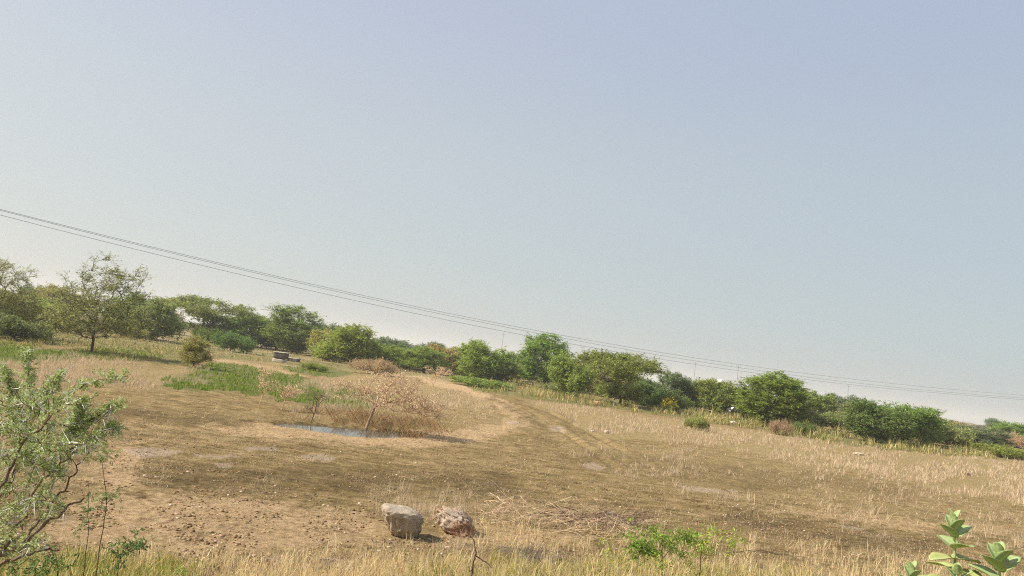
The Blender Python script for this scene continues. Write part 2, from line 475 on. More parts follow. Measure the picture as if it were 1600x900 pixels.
def ground_material():
    m_, n, l, b = newmat("dry_earth")
    tcn = n.new("ShaderNodeTexCoord"); P = tcn.outputs["Object"]
    def A(k):
        a = n.new("ShaderNodeAttribute"); a.attribute_name = k; return a.outputs["Fac"]
    n1 = noise(n, l, 1.1, 8, P, 0.62)      # metre-scale patches
    n2 = noise(n, l, 7.0, 9, P, 0.82)       # hand-size mottling, carries painted clod shadows in the mud
    n3 = noise(n, l, 0.16, 5, P, 0.6)      # broad drifts
    mud = mixc(n, l, rampn(n, l, n2, .38, .62), (0.10, 0.064, 0.024), (0.38, 0.265, 0.11))  # dark end of the mix paints in the little shadows of clods
    mud = mixc(n, l, rampn(n, l, n1, .40, .64), mud, (0.28, 0.205, 0.075))
    mp = n.new("ShaderNodeMapping"); mp.inputs["Scale"].default_value = (0.9, 3.2, 1); mp.inputs["Rotation"].default_value = (0, 0, .12); l.new(P, mp.inputs[0])
    n5 = noise(n, l, 1.0, 6, mp.outputs[0], 0.65)
    mud = mixc(n, l, rampn(n, l, n5, .50, .66), mud, (0.42, 0.29, 0.14))
    mud = mixc(n, l, rampn(n, l, n5, .45, .33), mud, (0.11, 0.073, 0.028))
    sandc = mixc(n, l, rampn(n, l, n2, .38, .6), (0.34, 0.215, 0.105), (0.74, 0.52, 0.29))
    s1 = mathn(n, l, 'ADD', A("sand"), mathn(n, l, 'MULTIPLY', mathn(n, l, 'SUBTRACT', n1, 0.47), 2.4))
    s1 = mathn(n, l, 'ADD', s1, mathn(n, l, 'MULTIPLY', mathn(n, l, 'SUBTRACT', n3, 0.5), 1.2))
    s1 = mathn(n, l, 'ADD', s1, mathn(n, l, 'MULTIPLY', mathn(n, l, 'SUBTRACT', n2, 0.5), 2.2))
    s2 = mathn(n, l, 'MULTIPLY', rampn(n, l, s1, 0.0, 1.1), 0.88)
    c = mixc(n, l, s2, mud, sandc)
    damp_rutc = mixc(n, l, rampn(n, l, n2, .38, .62), (0.075, 0.048, 0.020), (0.23, 0.160, 0.065))
    c = mixc(n, l, mathn(n, l, 'MULTIPLY', A("damp_ruts"), rampn(n, l, n1, .35, .6)), c, damp_rutc)
    strawc = mixc(n, l, rampn(n, l, n2, .38, .62), (0.22, 0.16, 0.06), (0.50, 0.37, 0.18))
    c = mixc(n, l, mathn(n, l, 'MULTIPLY', A("straw"), 0.85), c, strawc)
    greenc = mixc(n, l, rampn(n, l, n1, .4, .62), (0.10, 0.13, 0.03), (0.24, 0.20, 0.08))
    c = mixc(n, l, mathn(n, l, 'MULTIPLY', A("green"), 0.9), c, greenc)
    cr = mathn(n, l, 'MULTIPLY', A("crust"), mathn(n, l, 'MULTIPLY', rampn(n, l, n2, .3, .6), .75))
    c = mixc(n, l, cr, c, (0.52, 0.41, 0.31))
    # far ground: scrubby mix of pale earth and olive ground cover
    farc = mixc(n, l, rampn(n, l, n3, .42, .58), (0.17, 0.155, 0.06), (0.40, 0.29, 0.16))
    c = mixc(n, l, A("far"), c, farc)
    l.new(c, b.inputs["Base Color"])
    b.inputs["Roughness"].default_value = 0.95
    b.inputs["Specular IOR Level"].default_value = 0.1
    n4 = noise(n, l, 26.0, 5, P, 0.75)
    hh = mathn(n, l, 'ADD', mathn(n, l, 'MULTIPLY', n2, 1.0), mathn(n, l, 'MULTIPLY', n4, 0.5))
    bp = n.new("ShaderNodeBump"); bp.inputs["Strength"].default_value = 1.0; bp.inputs["Distance"].default_value = 0.10
    l.new(hh, bp.inputs["Height"]); l.new(bp.outputs[0], b.inputs["Normal"])
    return m_

# ------------------------------------------------------------------ ground
def build_ground():
    rr = np.concatenate([np.linspace(0.4, 6, 40), 6 * np.exp(np.arange(1, 60) * 0.0075)])
    r_ = rr[-1]; near = r_ * np.exp(np.arange(1, 620) * 0.0036)
    rr = np.concatenate([rr, near]); far = rr[-1] * np.exp(np.linspace(0, 1, 460)[1:] * math.log(6000 / rr[-1]))
    rr = np.concatenate([rr, far])
    th = np.concatenate([np.linspace(-math.pi, -R(42), 90)[:-1], np.linspace(-R(42), R(42), 900), np.linspace(R(42), math.pi, 90)[1:-1]])
    TH, RR = np.meshgrid(th, rr)
    x = (RR * np.sin(TH)).ravel(); y = (RR * np.cos(TH)).ravel()
    z = height(x, y)
    nr, nt_ = len(rr), len(th)
    i = np.arange(nr - 1)[:, None]; j = np.arange(nt_)[None]
    j2 = (j + 1) % nt_
    Q = np.stack([i * nt_ + j, (i + 1) * nt_ + j, (i + 1) * nt_ + j2, i * nt_ + j2], -1).reshape(-1, 4)[:, ::-1]
    V = np.stack([x, y, z], 1)
    c = len(V)
    V = np.concatenate([V, [[0, 0, height(np.array([0.]), np.array([0.]))[0]]]])
    jj = np.arange(nt_)
    T = np.stack([jj, (jj + 1) % nt_, np.full(nt_, c)], 1)[:, ::-1]
    px, py = project(x, y, np.zeros_like(x))
    ok = y > 6
    at_ = {}
    for k, s in (('sand', 1.0), ('damp_ruts', 1.3), ('straw', 1), ('green', 1.4), ('crust', .22)):
        a = np.where(ok, zone(k, px, py, s), 0)
        at_[k] = np.append(a, 0)
    at_['straw'] = np.maximum(at_['straw'], 0.35 * np.append(np.where(ok, zone('thin', px, py, 1), 0), 0))
    at_['green'] = np.maximum(at_['green'], 0.75 * np.append(np.where(ok, zone('olive', px, py, 1), 0), 0))
    r = np.hypot(x, y)
    at_['far'] = np.append(smooth((r - 75) / 70) * (1 - 0.6 * at_['sand'][:-1]), 0)
    o = meshobj("ground", V, [Q, T], ground_material(), smooth_=True, attrs=at_)
    tag(o, "dry brown and sandy earth of the open field", None, None, 'structure')

build_ground()

def build_pool():
    m_, n, l, b = newmat("muddy_water")
    b.inputs["Base Color"].default_value = (0.10, 0.095, 0.07, 1)
    b.inputs["Roughness"].default_value = 0.06
    b.inputs["IOR"].default_value = 1.33
    f = noise(n, l, 3.0, 3, None)
    bp = n.new("ShaderNodeBump"); bp.inputs["Strength"].default_value = 0.08; bp.inputs["Distance"].default_value = 0.02
    l.new(f, bp.inputs["Height"]); l.new(bp.outputs[0], b.inputs["Normal"])
    cx, cy, _ = at(540, 672)
    a = np.linspace(0, 2 * math.pi, 80, endpoint=False)
    xs, ys, _ = flat([p[0] for p in POOL], [p[1] for p in POOL])
    ctr = np.array([xs.mean(), ys.mean()])
    P = np.stack([xs, ys], 1); P = ctr + (P - ctr) * 1.12
    V = [[p[0], p[1], -0.075] for p in P] + [[ctr[0], ctr[1], -0.075]]
    k = len(P)
    T = [[i, (i + 1) % k, k] for i in range(k)]
    T = np.array(T)
    o = meshobj("water", V, T[:, ::-1], m_)
    tag(o, "shallow muddy water of the pool under the dead shrub", None, None, 'structure')
build_pool()

# ------------------------------------------------------------------ haze
def build_haze():
    m_ = bpy.data.materials.new("dusty_air"); m_.use_nodes = True
    n, l = m_.node_tree.nodes, m_.node_tree.links
    n.remove(n["Principled BSDF"])
    pv = n.new("ShaderNodeVolumePrincipled")
    pv.inputs["Color"].default_value = (1.0, 0.99, 0.96, 1)
    pv.inputs["Density"].default_value = HAZE
    pv.inputs["Anisotropy"].default_value = 0.2
    l.new(pv.outputs[0], n["Material Output"].inputs["Volume"])
    s, z0, z1 = 6500, -3.0, 45.0
    V = [(a * s, b * s, c) for c in (z0, z1) for a, b in ((-1, -1), (1, -1), (1, 1), (-1, 1))]
    F = [(0, 3, 2, 1), (4, 5, 6, 7), (0, 1, 5, 4), (1, 2, 6, 5), (2, 3, 7, 6), (3, 0, 4, 7)]
    o = meshobj("haze", V, np.array(F), m_)
    tag(o, "thin dusty haze over the whole plain", None, None, 'stuff')
HAZE = 0.00042
build_haze()

# ------------------------------------------------------------------ trees
def grow_points(lobes, n, rg, shell=0.55):
    """points inside a union of ellipsoids, denser towards their skins"""
    w = np.array([l_[6] if len(l_) > 6 else l_[3] * l_[4] * l_[5] for l_ in lobes]); w = w / w.sum()
    out = []
    for k, l_ in enumerate(lobes):
        c = max(3, int(n * w[k]))
        d = unit(c, rg); rad = rg.random(c) ** (1 / 3)
        rad = shell + (1 - shell) * rad
        rad *= 1 + 0.12 * rg.normal(size=c)
        out.append(np.array(l_[:3]) + d * rad[:, None] * np.array(l_[3:6]))
    P = np.concatenate(out)
    return P[P[:, 2] > 0.12]

def skeleton(trunk, pts, rg, r_tip=0.012, power=2.2, wpath=0.35):
    nodes = [np.array(t, float) for t in trunk]; par = [-1] + list(range(len(trunk) - 1))
    plen = [0.0]
    for i in range(1, len(nodes)): plen.append(plen[-1] + np.linalg.norm(nodes[i] - nodes[i - 1]))
    base = nodes[-1]
    order = np.argsort(np.linalg.norm(pts - nodes[min(1, len(nodes) - 1)], axis=1))
    tips = []
    N = np.array(nodes); PL = np.array(plen)
    cap = len(nodes) + 2 * len(pts) + 4
    NN = np.zeros((cap, 3)); NN[:len(N)] = N; PP = np.zeros(cap); PP[:len(PL)] = PL; c = len(N)
    PP[0] += 100
    for q in order:
        p = pts[q]
        dd = p - NN[:c]
        dist = np.linalg.norm(dd, axis=1)
        down = np.maximum(-dd[:, 2], 0)
        cost = dist ** 1.3 + wpath * PP[:c] + 0.6 * down
        k = int(np.argmin(cost))
        mid = (NN[k] + p) / 2 + rg.normal(0, 0.06, 3) * dist[k] + np.array([0, 0, 0.06 * dist[k]])
        NN[c] = mid; PP[c] = PP[k] + dist[k] / 2; par.append(k); c += 1
        NN[c] = p; PP[c] = PP[k] + dist[k]; par.append(c - 1); c += 1
        tips.append(c - 1)
    NN = NN[:c]; par = np.array(par)
    acc = np.zeros(c)
    for i in range(c - 1, 0, -1):
        if acc[i] == 0: acc[i] = r_tip ** power
        acc[par[i]] += acc[i]
    rad = acc ** (1 / power)
    return NN, par, rad, tips

def make_tree(kind, seed):
    rg = np.random.default_rng(seed)
    cfg = TREES[kind]
    lobes = cfg['lobes'](rg)
    pts = grow_points(lobes, cfg['n'], rg, cfg.get('shell', .55))
    trunk = cfg['trunk'](rg)
    NN, par, rad, tips = skeleton(trunk, pts, rg, cfg.get('tip', .012), cfg.get('power', 2.2), cfg.get('wpath', .35))
    tb = Buf()
    i = np.arange(1, len(NN))
    kk = 5
    tubes(tb, NN[par[i]], NN[i], np.minimum(rad[par[i]], rad[i] * 1.35), rad[i], kk)
    nb = 1
    lb = Buf()
    T = NN[tips]; m_ = len(T)
    prev = NN[par[par[tips]]]
    D = T - prev; D /= np.linalg.norm(D, axis=1, keepdims=True) + 1e-6
    ns, nl = cfg['sprays'], cfg['leaves']
    # sprays: short side shoots around each tip, each carrying leaves along it
    S0 = np.repeat(T, ns, 0); Dd = np.repeat(D, ns, 0)
    sd = Dd * 0.5 + unit(len(S0), rg) * 1.0 + np.array(cfg.get('bias', (0, 0, .5)))
    sd /= np.linalg.norm(sd, axis=1, keepdims=True)
    sl = cfg['spray_len'] * (0.5 + rg.random(len(S0)))
    S0 = S0 - Dd * (rg.random((len(S0), 1)) * 0.5) * np.repeat(np.linalg.norm(T - prev, axis=1), ns)[:, None]
    S1 = S0 + sd * sl[:, None]
    if cfg.get('twigs', True): tubes(tb, S0, S1, 0.006 * cfg.get('tw', 1), 0.003 * cfg.get('tw', 1), 3)
    t = rg.random((len(S0), nl))
    C = S0[:, None] + (S1 - S0)[:, None] * t[..., None]
    C = C.reshape(-1, 3) + rg.normal(0, cfg['spread'], (len(S0) * nl, 3))
    LD = np.repeat(sd, nl, 0) * 0.6 + unit(len(C), rg)
    LD[:, 2] *= 0.6
    NR = unit(len(C), rg) + np.array([0, 0, .8])
    L = 1.3 * cfg['leaf'][0] * (0.6 + 0.8 * rg.random(len(C))); W = 1.25 * cfg['leaf'][1] * (0.6 + 0.8 * rg.random(len(C)))
    leafquads(lb, C, LD, NR, L, W)
    return tb, lb

def t_straight(h, lean=0.1, n=5, zig=0.04):
    def f(rg):
        a = rg.random() * 6.28
        P = [np.array([0, 0, -0.25])]
        for i in range(1, n + 1):
            z = h * i / n
            P.append(np.array([math.cos(a) * lean * z + rg.normal(0, zig), math.sin(a) * lean * z + rg.normal(0, zig), z]))
        return P
    return f

def L_round(rg):
    o = [(0, 0, 3.4, 2.1, 2.1, 2.2), (0.1, 0, 5.4, 1.35, 1.35, 1.3), (0, 0, 1.7, 2.0, 2.0, 1.3)]
    for k in range(12):
        a = rg.random() * 6.28; z = 1.3 + 4.4 * rg.random(); r = 1.75 - 0.2 * abs(z - 3)
        o.append((math.cos(a) * r, math.sin(a) * r, z, .85, .85, .65))
    return o
def L_bush(rg):
    o = [(0, 0, 1.5, 1.6, 1.6, 1.3)]
    for k in range(11):
        a = rg.random() * 6.28; z = 0.7 + 2.3 * rg.random(); r = 1.9 * (1 - (z / 4.2) ** 2) * (0.6 + .4 * rg.random())
        o.append((math.cos(a) * r, math.sin(a) * r, z, .6 + .4 * rg.random(), .6 + .4 * rg.random(), .4 + .4 * rg.random()))
    return o
def L_low(rg):
    o = []
    for k in range(13):
        a = rg.random() * 6.28; r = 2.3 * math.sqrt(rg.random()); z = 0.5 + 1.1 * rg.random() * (1 - r / 3.2)
        o.append((math.cos(a) * r, math.sin(a) * r, z, .8, .8, .5))
    return o
def L_umbrella(rg):
    o = []
    for k in range(16):
        a = rg.random() * 6.28; r = 3.1 * math.sqrt(rg.random()); z = 4.4 - 0.10 * r * r + rg.normal(0, .12)
        o.append((math.cos(a) * r, math.sin(a) * r, z, 1.0, 1.0, .22))
    for k in range(8):
        a = rg.random() * 6.28; r = 2.2 * rg.random(); z = 2.2 + 1.4 * rg.random()
        o.append((math.cos(a) * r, math.sin(a) * r, z, .9, .9, .35))
    for k in range(4):
        a = rg.random() * 6.28; r = 1.3 * rg.random()
        o.append((math.cos(a) * r, math.sin(a) * r, 1.3, .9, .9, .5))
    return o
def L_airy(rg):
    o = [(0, 0, 2.4, 2.4, 2.4, 1.1), (0.2, 0, 3.9, 2.1, 2.1, .9), (.1, 0, 5.3, 1.5, 1.5, .8), (0, 0, 6.3, .7, .7, .6), (0, 0, 1.6, 2.4, 2.4, .6)]
    for k in range(10):
        a = rg.random() * 6.28; z = 1.5 + 4.6 * rg.random(); r = 2.7 - .33 * abs(z - 3)
        o.append((math.cos(a) * r, math.sin(a) * r, z, .6, .6, .28))
    return o
def L_feather(rg):
    o = [(0, 0, 2.2, 1.6, 1.6, 1.4), (.3, 0, 4.0, 1.2, 1.2, 1.2), (.5, 0, 5.2, .6, .6, .8)]
    for k in range(9):
        a = rg.random() * 6.28; z = 1.2 + 3.9 * rg.random(); r = 1.5 - .2 * abs(z - 2.5)
        o.append((math.cos(a) * r, math.sin(a) * r, z, .55, .55, .6))
    return o

TREES = {
 'round':   dict(lobes=L_round, n=620, trunk=t_straight(3.2, .04), sprays=5, leaves=10, spray_len=.42, spread=.05, leaf=(.17, .055), tip=.009),
 'bush':    dict(lobes=L_bush, n=420, trunk=t_straight(.7, .1), sprays=5, leaves=10, spray_len=.42, spread=.05, leaf=(.15, .05), tip=.008),
 'low':     dict(lobes=L_low, n=300, trunk=t_straight(.3, .1, 3), sprays=5, leaves=9, spray_len=.38, spread=.05, leaf=(.14, .05), tip=.007),
 'umbrella':dict(lobes=L_umbrella, power=2.6, n=520, trunk=t_straight(1.5, .12), sprays=5, leaves=9, spray_len=.45, spread=.04, leaf=(.15, .05), bias=(0, 0, .05), tip=.010),
 'airy':    dict(lobes=L_airy, power=2.6, n=420, trunk=t_straight(2.4, .05), sprays=5, leaves=8, spray_len=.55, spread=.04, leaf=(.12, .034), shell=.25, tip=.009, tw=1.0),
 'feather': dict(lobes=L_feather, n=360, trunk=t_straight(2.0, .10), sprays=5, leaves=9, spray_len=.5, spread=.04, leaf=(.14, .04), shell=.3, bias=(0, 0, .6), tip=.010),
 'dry':     dict(lobes=L_low, n=330, trunk=t_straight(.3, .1, 3), sprays=6, leaves=7, spray_len=.5, spread=.03, leaf=(.10, .03), shell=.2, bias=(0, 0, .6), tip=.008, tw=2),
}
PROTO = {}
def proto(kind, seed):
    if (kind, seed) not in PROTO:
        tb, lb = make_tree(kind, seed)
        t = tb.build('trunk', TWIG_STRAW if kind == 'dry' and seed == 8 else BARK); c = lb.build('crown', LEAF)
        co = np.concatenate([v_ for v_ in lb.V])
        dims = (2 * np.percentile(np.abs(co[:, :2]), 96), np.percentile(co[:, 2], 99.3))
        PROTO[kind, seed] = (t.data, c.data, dims)
        for o in (t, c): bpy.data.objects.remove(o)
    return PROTO[kind, seed]

def horizon(px): return 568 + 0.13 * (px - 800)
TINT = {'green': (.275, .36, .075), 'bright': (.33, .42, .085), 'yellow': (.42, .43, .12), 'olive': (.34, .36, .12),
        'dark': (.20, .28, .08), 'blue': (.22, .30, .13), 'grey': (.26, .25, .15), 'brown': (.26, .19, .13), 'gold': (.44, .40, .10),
        'rust': (.38, .25, .14), 'tan': (.55, .41, .20)}

def tree(name, kind, seed, px, base, top, width, tint, label, cat='tree', group=None, dist=None):
    """base: photo row of the foot, or dist in metres when the foot is hidden"""
    if dist is None:
        g = at(px, base)
    else:
        b = ray(px, horizon(px) + 6, dist); g = np.array([b[0], b[1], float(height(b[:1], b[1:2])[0])])
    depth = g[1]
    tp = ray(px, top, depth)
    # the scene is rolled in the picture: a plant's foot lies left of its top
    h = max(0.3, (tp[2] - g[2]) * .97)
    w = width * 1.04 * depth / FPX
    tm, cm, (dw, dh) = proto(kind, seed)
    e_ = empty(name, g, label, cat, group, rz=rng.random() * 6.28)
    e_.scale = (w / dw * 1.0, w / dw * 1.0, h / dh)
    for nm, me in (('trunk', tm), ('crown', cm)):
        o = bpy.data.objects.new(nm, me); COL.objects.link(o); o.parent = e_
        if nm == 'crown': o.color = (*[c * (0.92 + .16 * rng.random()) for c in TINT[tint]], 1)
    return e_

TR = 'trees and bushes along the far edge of the field'
T_ = [
 # name, kind, seed, px, base, top, width, tint, label, cat, dist
 ('thorn_tree','airy',1,-8,521,406,95,'olive','yellow-green airy tree cut off by the left edge of the picture','tree',None),
 ('thorn_bush','low',2,22,530,492,95,'dark','dark low bush in front of the tree at the left edge','bush',None),
 ('tree','bush',3,62,0,446,60,'blue','small dark tree top farthest back between the two left thorn trees','tree',190),
 ('tree','bush',4,97,0,449,70,'gold','pale yellowish tree behind the airy thorn tree, left side','tree',170),
 ('tree','bush',3,45,0,462,85,'green','green bushy tree right behind the left edge tree','tree',110),
 ('tree','bush',5,82,0,472,70,'yellow','yellow-green bush between the left edge tree and airy thorn tree','bush',95),
 ('thorn_tree','airy',6,142,550,398,124,'olive','airy thorn tree with dark trunk, tallest on the left','tree',None),
 ('tree','bush',7,198,0,458,62,'green','round green tree behind the right side of airy thorn tree','tree',110),
 ('bush','dry',8,247,519,478,90,'brown','brown half-dry bush left of the umbrella tree','bush',None),
 ('tree','bush',4,243,0,468,70,'olive','olive tree standing behind the brown half-dry bush','tree',105),
 ('bush','low',2,214,531,510,28,'yellow','tiny yellow-green bush in front of brown half-dry bush','bush',None),
 ('umbrella_tree','umbrella',9,316,533,463,118,'green','flat-topped umbrella tree on the left with layered foliage','tree',None),
 ('sapling','feather',10,301,574,524,42,'yellow','thin yellow-green sapling beside the bright green grass patch','sapling',None),
 ('bush','low',2,340,537,513,60,'green','low green bush under the right side of left umbrella tree','bush',None),
 ('tree','bush',5,386,541,491,86,'green','green bush right of the left umbrella tree','bush',None),
 ('tree','bush',7,428,546,492,72,'olive','olive bush between umbrella tree and the tall feathery tree','bush',None),
 ('tree','feather',11,462,553,477,84,'green','tall feathery pointed tree above the concrete blocks','tree',None),
 ('bush','low',12,447,551,524,44,'bright','bright low bush at foot of the feathery pointed tree','bush',None),
 ('tree','bush',3,506,0,505,70,'blue','hazy green tree behind and right of feathery pointed tree','tree',150),
 ('tree','bush',4,513,562,516,60,'yellow','yellow-green bush left half of the rounded pair','bush',None),
 ('tree','bush',7,549,569,508,84,'bright','large bright rounded bush right half of the rounded pair','bush',None),
 ('tree','bush',5,596,0,526,34,'blue','small distant round tree top right of the rounded pair','tree',190),
 ('tree','bush',3,622,0,531,40,'blue','second small distant tree top right of the rounded pair','tree',200),
 ('tree','bush',4,665,0,534,48,'blue','third distant tree top, above the yellowish bushes','tree',200),
 ('tree','bush',7,692,0,538,34,'blue','fourth and last of the row of distant tree tops','tree',200),
 ('bush','bush',7,586,572,533,62,'green','green bush just right of the large rounded bush','bush',None),
 ('bush','bush',4,622,573,538,62,'dark','dark green bush in the middle of the row of bushes','bush',None),
 ('bush','feather',10,660,582,541,70,'bright','light feathery bush in front of the dark green bush','bush',None),
 ('bush','bush',5,697,582,541,66,'gold','golden yellow bush right of the light feathery bush','bush',None),
 ('bush','bush',3,726,586,546,56,'olive','olive bush between golden bush and dark-footed bush','bush',None),
 ('tree','bush',7,753,595,534,72,'bright','bright bush with dark foot, left of the big round tree','bush',None),
 ('tree','bush',5,798,0,551,56,'blue','pale hazy tree between the dark-footed bush and big round tree','tree',150),
 ('bush','feather',11,793,596,566,52,'yellow','yellow-green thin bush just left of big round tree','bush',None),
 ('round_tree','round',13,850,606,521,76,'green','big round dense tree in the centre of the field edge','tree',None),
 ('tree','bush',4,893,0,555,60,'bright','bright tree behind the right side of big round tree','tree',95),
 ('bush','bush',3,915,616,566,50,'yellow','light green bush first to the right of big round tree','bush',None),
 ('bush','feather',10,952,621,576,66,'olive','feathery green bush in front of the right umbrella tree','bush',None),
 ('umbrella_tree','umbrella',14,972,0,550,125,'green','flat-topped umbrella tree rising behind bushes right of centre','tree',88),
 ('bush','bush',7,1003,633,590,66,'dark','dark bush below the end of right umbrella tree','bush',None),
 ('bush','bush',5,1050,636,582,54,'blue','bluish green rounded bush right of the right umbrella tree','bush',None),
 ('bush','low',12,1042,641,612,70,'dark','low dark bush in front of bluish green rounded bush','bush',None),
 ('bush','bush',4,1088,640,592,62,'yellow','yellowish bush left of the white building','bush',None),
 ('bush','bush',3,1120,646,594,62,'green','green bush just left of and below the white building','bush',None),
 ('bush','bush',7,1160,650,607,66,'bright','bright bush just right of and below the white building','bush',None),
 ('tree','round',15,1208,668,582,92,'green','large full green tree on the right, taller than its neighbours','tree',None),
 ('bush','dry',8,1222,680,656,36,'rust','rusty brown dried bush at the foot of large full tree','bush',None),
 ('bush','low',2,1258,681,660,30,'dark','small dark bush right of the rusty dried bush','bush',None),
 ('tree','bush',4,1270,660,613,72,'green','green tree first to the right of large full tree','tree',None),
 ('tree','bush',5,1317,663,617,54,'blue','bluish tree between large full tree and the spreading bush','tree',None),
 ('bush','low',12,1300,672,645,80,'olive','low olive bush in front of the bluish tree','bush',None),
 ('tree','bush',7,1370,691,627,84,'dark','dark spreading bush with shaded foot, right side','bush',None),
 ('tree','bush',3,1412,692,632,84,'green','light green half of spreading bushes, right side','bush',None),
 ('bush','bush',4,1452,694,644,60,'olive','green bush at the right end of spreading bushes','bush',None),
 ('bush','low',2,1480,694,660,80,'olive','olive low bush below the pale spoil mound','bush',None),
 ('bush','bush',5,1528,700,668,80,'blue','grey-green bush between pale mound and right edge','bush',None),
 ('tree','bush',7,1560,0,655,34,'blue','distant dark tree on the skyline near the right edge','tree',330),
 ('bush','bush',3,1590,700,661,70,'green','green bush cut off by the right edge','bush',None),
 ('bush','dry',8,1578,701,676,50,'tan','tan dried bush in front of the right edge bush','bush',None),
 ('bush','low',12,1565,714,696,90,'bright','bright low hedge-like bush nearest the right edge','bush',None),
 ('bush','low',2,1086,672,650,32,'yellow','lone small yellow-green bush out in the dry grass','bush',None),
 ('bush','low',2,747,604,590,80,'bright','low bright weeds at the foot of dark-footed bush','weeds',None),
 ('bush','low',12,488,579,567,40,'bright','low green weeds beside the broken concrete blocks','weeds',None),
 ('bush','dry',8,585,585,560,70,'tan','dry tan weeds behind the dead shrub','weeds',None),
 ('bush','low',12,880,614,598,60,'olive','low olive weeds at the right foot of big round tree','weeds',None),
 ('bush','dry',8,905,612,594,50,'brown','brown dry twigs right of the big round tree foot','bush',None),
 ('bush','bush',5,20,0,455,60,'olive','olive bush behind the trunk of left edge tree','bush',85),
 ('bush','low',12,365,0,520,60,'dark','dark low bush behind the gap right of left umbrella tree','bush',100),
 ('bush','bush',3,640,0,545,60,'green','green bush behind the dark green middle bush','bush',130),
 ('bush','bush',4,775,0,560,60,'green','green bush in the gap behind the dark-footed bush','bush',120),
 ('bush','bush',7,1240,0,612,60,'olive','olive bush behind the right shoulder of large full tree','bush',100),
 ('bush','bush',5,1185,0,610,50,'green','green bush behind the left shoulder of large full tree','bush',100),
 ('bush','bush',7,1345,0,632,60,'olive','olive bush behind the gap left of dark spreading bush','bush',110),
 ('bush','low',12,1478,0,655,60,'olive','olive low bush on the left slope of pale mound','bush',230),
 ('bush','low',2,1530,0,664,60,'grey','greyish low bush on the right slope of pale mound','bush',240),
 ('bush','dry',8,1503,0,660,40,'tan','tan dry scrub on the crest of pale mound','bush',270),
 ('bush','bush',3,1500,0,668,70,'green','green bush directly below the top of pale mound','bush',150),
]
for r_ in T_:
    tree(r_[0], r_[1], r_[2], r_[3], r_[4], r_[5], r_[6], TINT and r_[7], r_[8], r_[9], TR, r_[10])

# ------------------------------------------------------------------ grasses
def blades(buf, x, y, z, h, w, lean=0.35, kinks=False):
    n = len(x)
    a = rng.random(n) * 6.283
    B = np.stack([x, y, z], 1)
    ld = np.stack([np.cos(a), np.sin(a), np.zeros(n)], 1)
    ln = np.abs(rng.normal(0, lean, n))[:, None]
    ang = np.minimum(ln[:, 0], 2.2)[:, None]                      # lean at the foot, more at the tip
    e1 = ang * .5; e2 = ang * (.9 + .8 * rng.random((n, 1)))
    M = B + (ld * np.sin(e1) + np.array([0, 0, 1]) * np.cos(e1)) * (h * .55)[:, None]
    T = M + (ld * np.sin(e2) + np.array([0, 0, 1]) * np.cos(e2)) * (h * .5)[:, None]
    if True:                                                      # nothing pokes through the ground
        T[:, 2] = np.maximum(T[:, 2], z + .01)
    sa = rng.random(n) * 6.283
    S = np.stack([np.cos(sa), np.sin(sa), np.zeros(n)], 1) * (w / 2)[:, None]
    V = np.stack([B - S, B + S, M + S * .8, M - S * .8, T], 1).reshape(-1, 3)
    o = (np.arange(n) * 5)[:, None]
    buf.add(V, o + np.array([[0, 1, 2, 3]]), o + np.array([[3, 2, 4]]))

def scatter(name, n, box, h0, h1, wk, soft=1.0, clump=0.0, lo=-60, hi=1680, tuft=4):
    px = lo + (hi - lo) * rng.random(n // tuft)
    y0, y1 = box
    py = y0 + (y1 - y0) * rng.random(n // tuft)
    n = len(px)
    k = zone(name, px, py, soft, 1) > .5
    if clump: k &= (fbm(px / 16, py / 5, 91, 4) + .8 * fbm(px / 90, py / 20, 92, 2)) > clump * 1.2 - .5 + .35 * (rng.random(n) - .5)
    px, py = px[k], py[k]
    x, y, ok = flat(px, py); x, y = np.repeat(x[ok], tuft), np.repeat(y[ok], tuft)
    x = x + rng.normal(0, .02, len(x)); y = y + rng.normal(0, .02, len(x))
    z = height(x, y)
    d = np.hypot(x, y)
    h = (h0 + (h1 - h0) * rng.random(len(x))) * (0.45 + 1.0 * vnoise(x / 1.1, y / 1.1, 5))
    w = np.maximum(0.004, wk * d * (0.6 + .8 * rng.random(len(x))))
    return x, y, z - .02, h, w

b = Buf()
blades(b, *scatter('straw', 900000, (540, 860),   .08, .40, .00030, clump=.26), lean=.75)
blades(b, *scatter('thin', 420000, (510, 930),   .06, .40, .00030, clump=.66, tuft=6), lean=1.0)
tag(b.build('dry_grass', STRAW), "dry straw-coloured grass standing over the field", None, None, 'stuff')

b = Buf()
blades(b, *scatter('green', 300000, (530, 650), .05, .24, .0005, 1.6, clump=-.2, tuft=3), lean=.4)
tag(b.build('green_grass', GRASS), "fresh green grass patches on the left of the field", None, None, 'stuff')

b = Buf()
wx, wy, wz, wh, ww = scatter('olive', 640000, (495, 760), .15, 1.0, .0006, clump=.12)
wh = wh * np.where(wx < -2, .42, 1.0) * (.4 + vnoise(wx / 3, wy / 3, 66))
blades(b, wx, wy, wz, wh, ww, lean=.9)
tag(b.build('olive_weeds', STRAW_OLIVE), "olive and yellow weeds below the line of bushes", None, None, 'stuff')

# sparse litter of short straw all over the bare ground
b = Buf()
n = 130000
px = -60 + 1740 * rng.random(n); py = 600 + 320 * rng.random(n) ** .8
k = (fbm(px / 60, py / 14, 33, 4) > -.02) & (zone([POOL], px, py, .2, 1) < .5) & (zone('sand', px, py, 1, 1) < .5)
x, y, ok = flat(px[k], py[k]); x, y = x[ok], y[ok]
d = np.hypot(x, y)
blades(b, x, y, height(x, y) - .005, .03 + .12 * rng.random(len(x)) ** 2, np.maximum(.003, .00032 * d), lean=2.4)
tag(b.build('straw_litter', STRAW), "short broken straw lying on the bare earth", None, None, 'stuff')

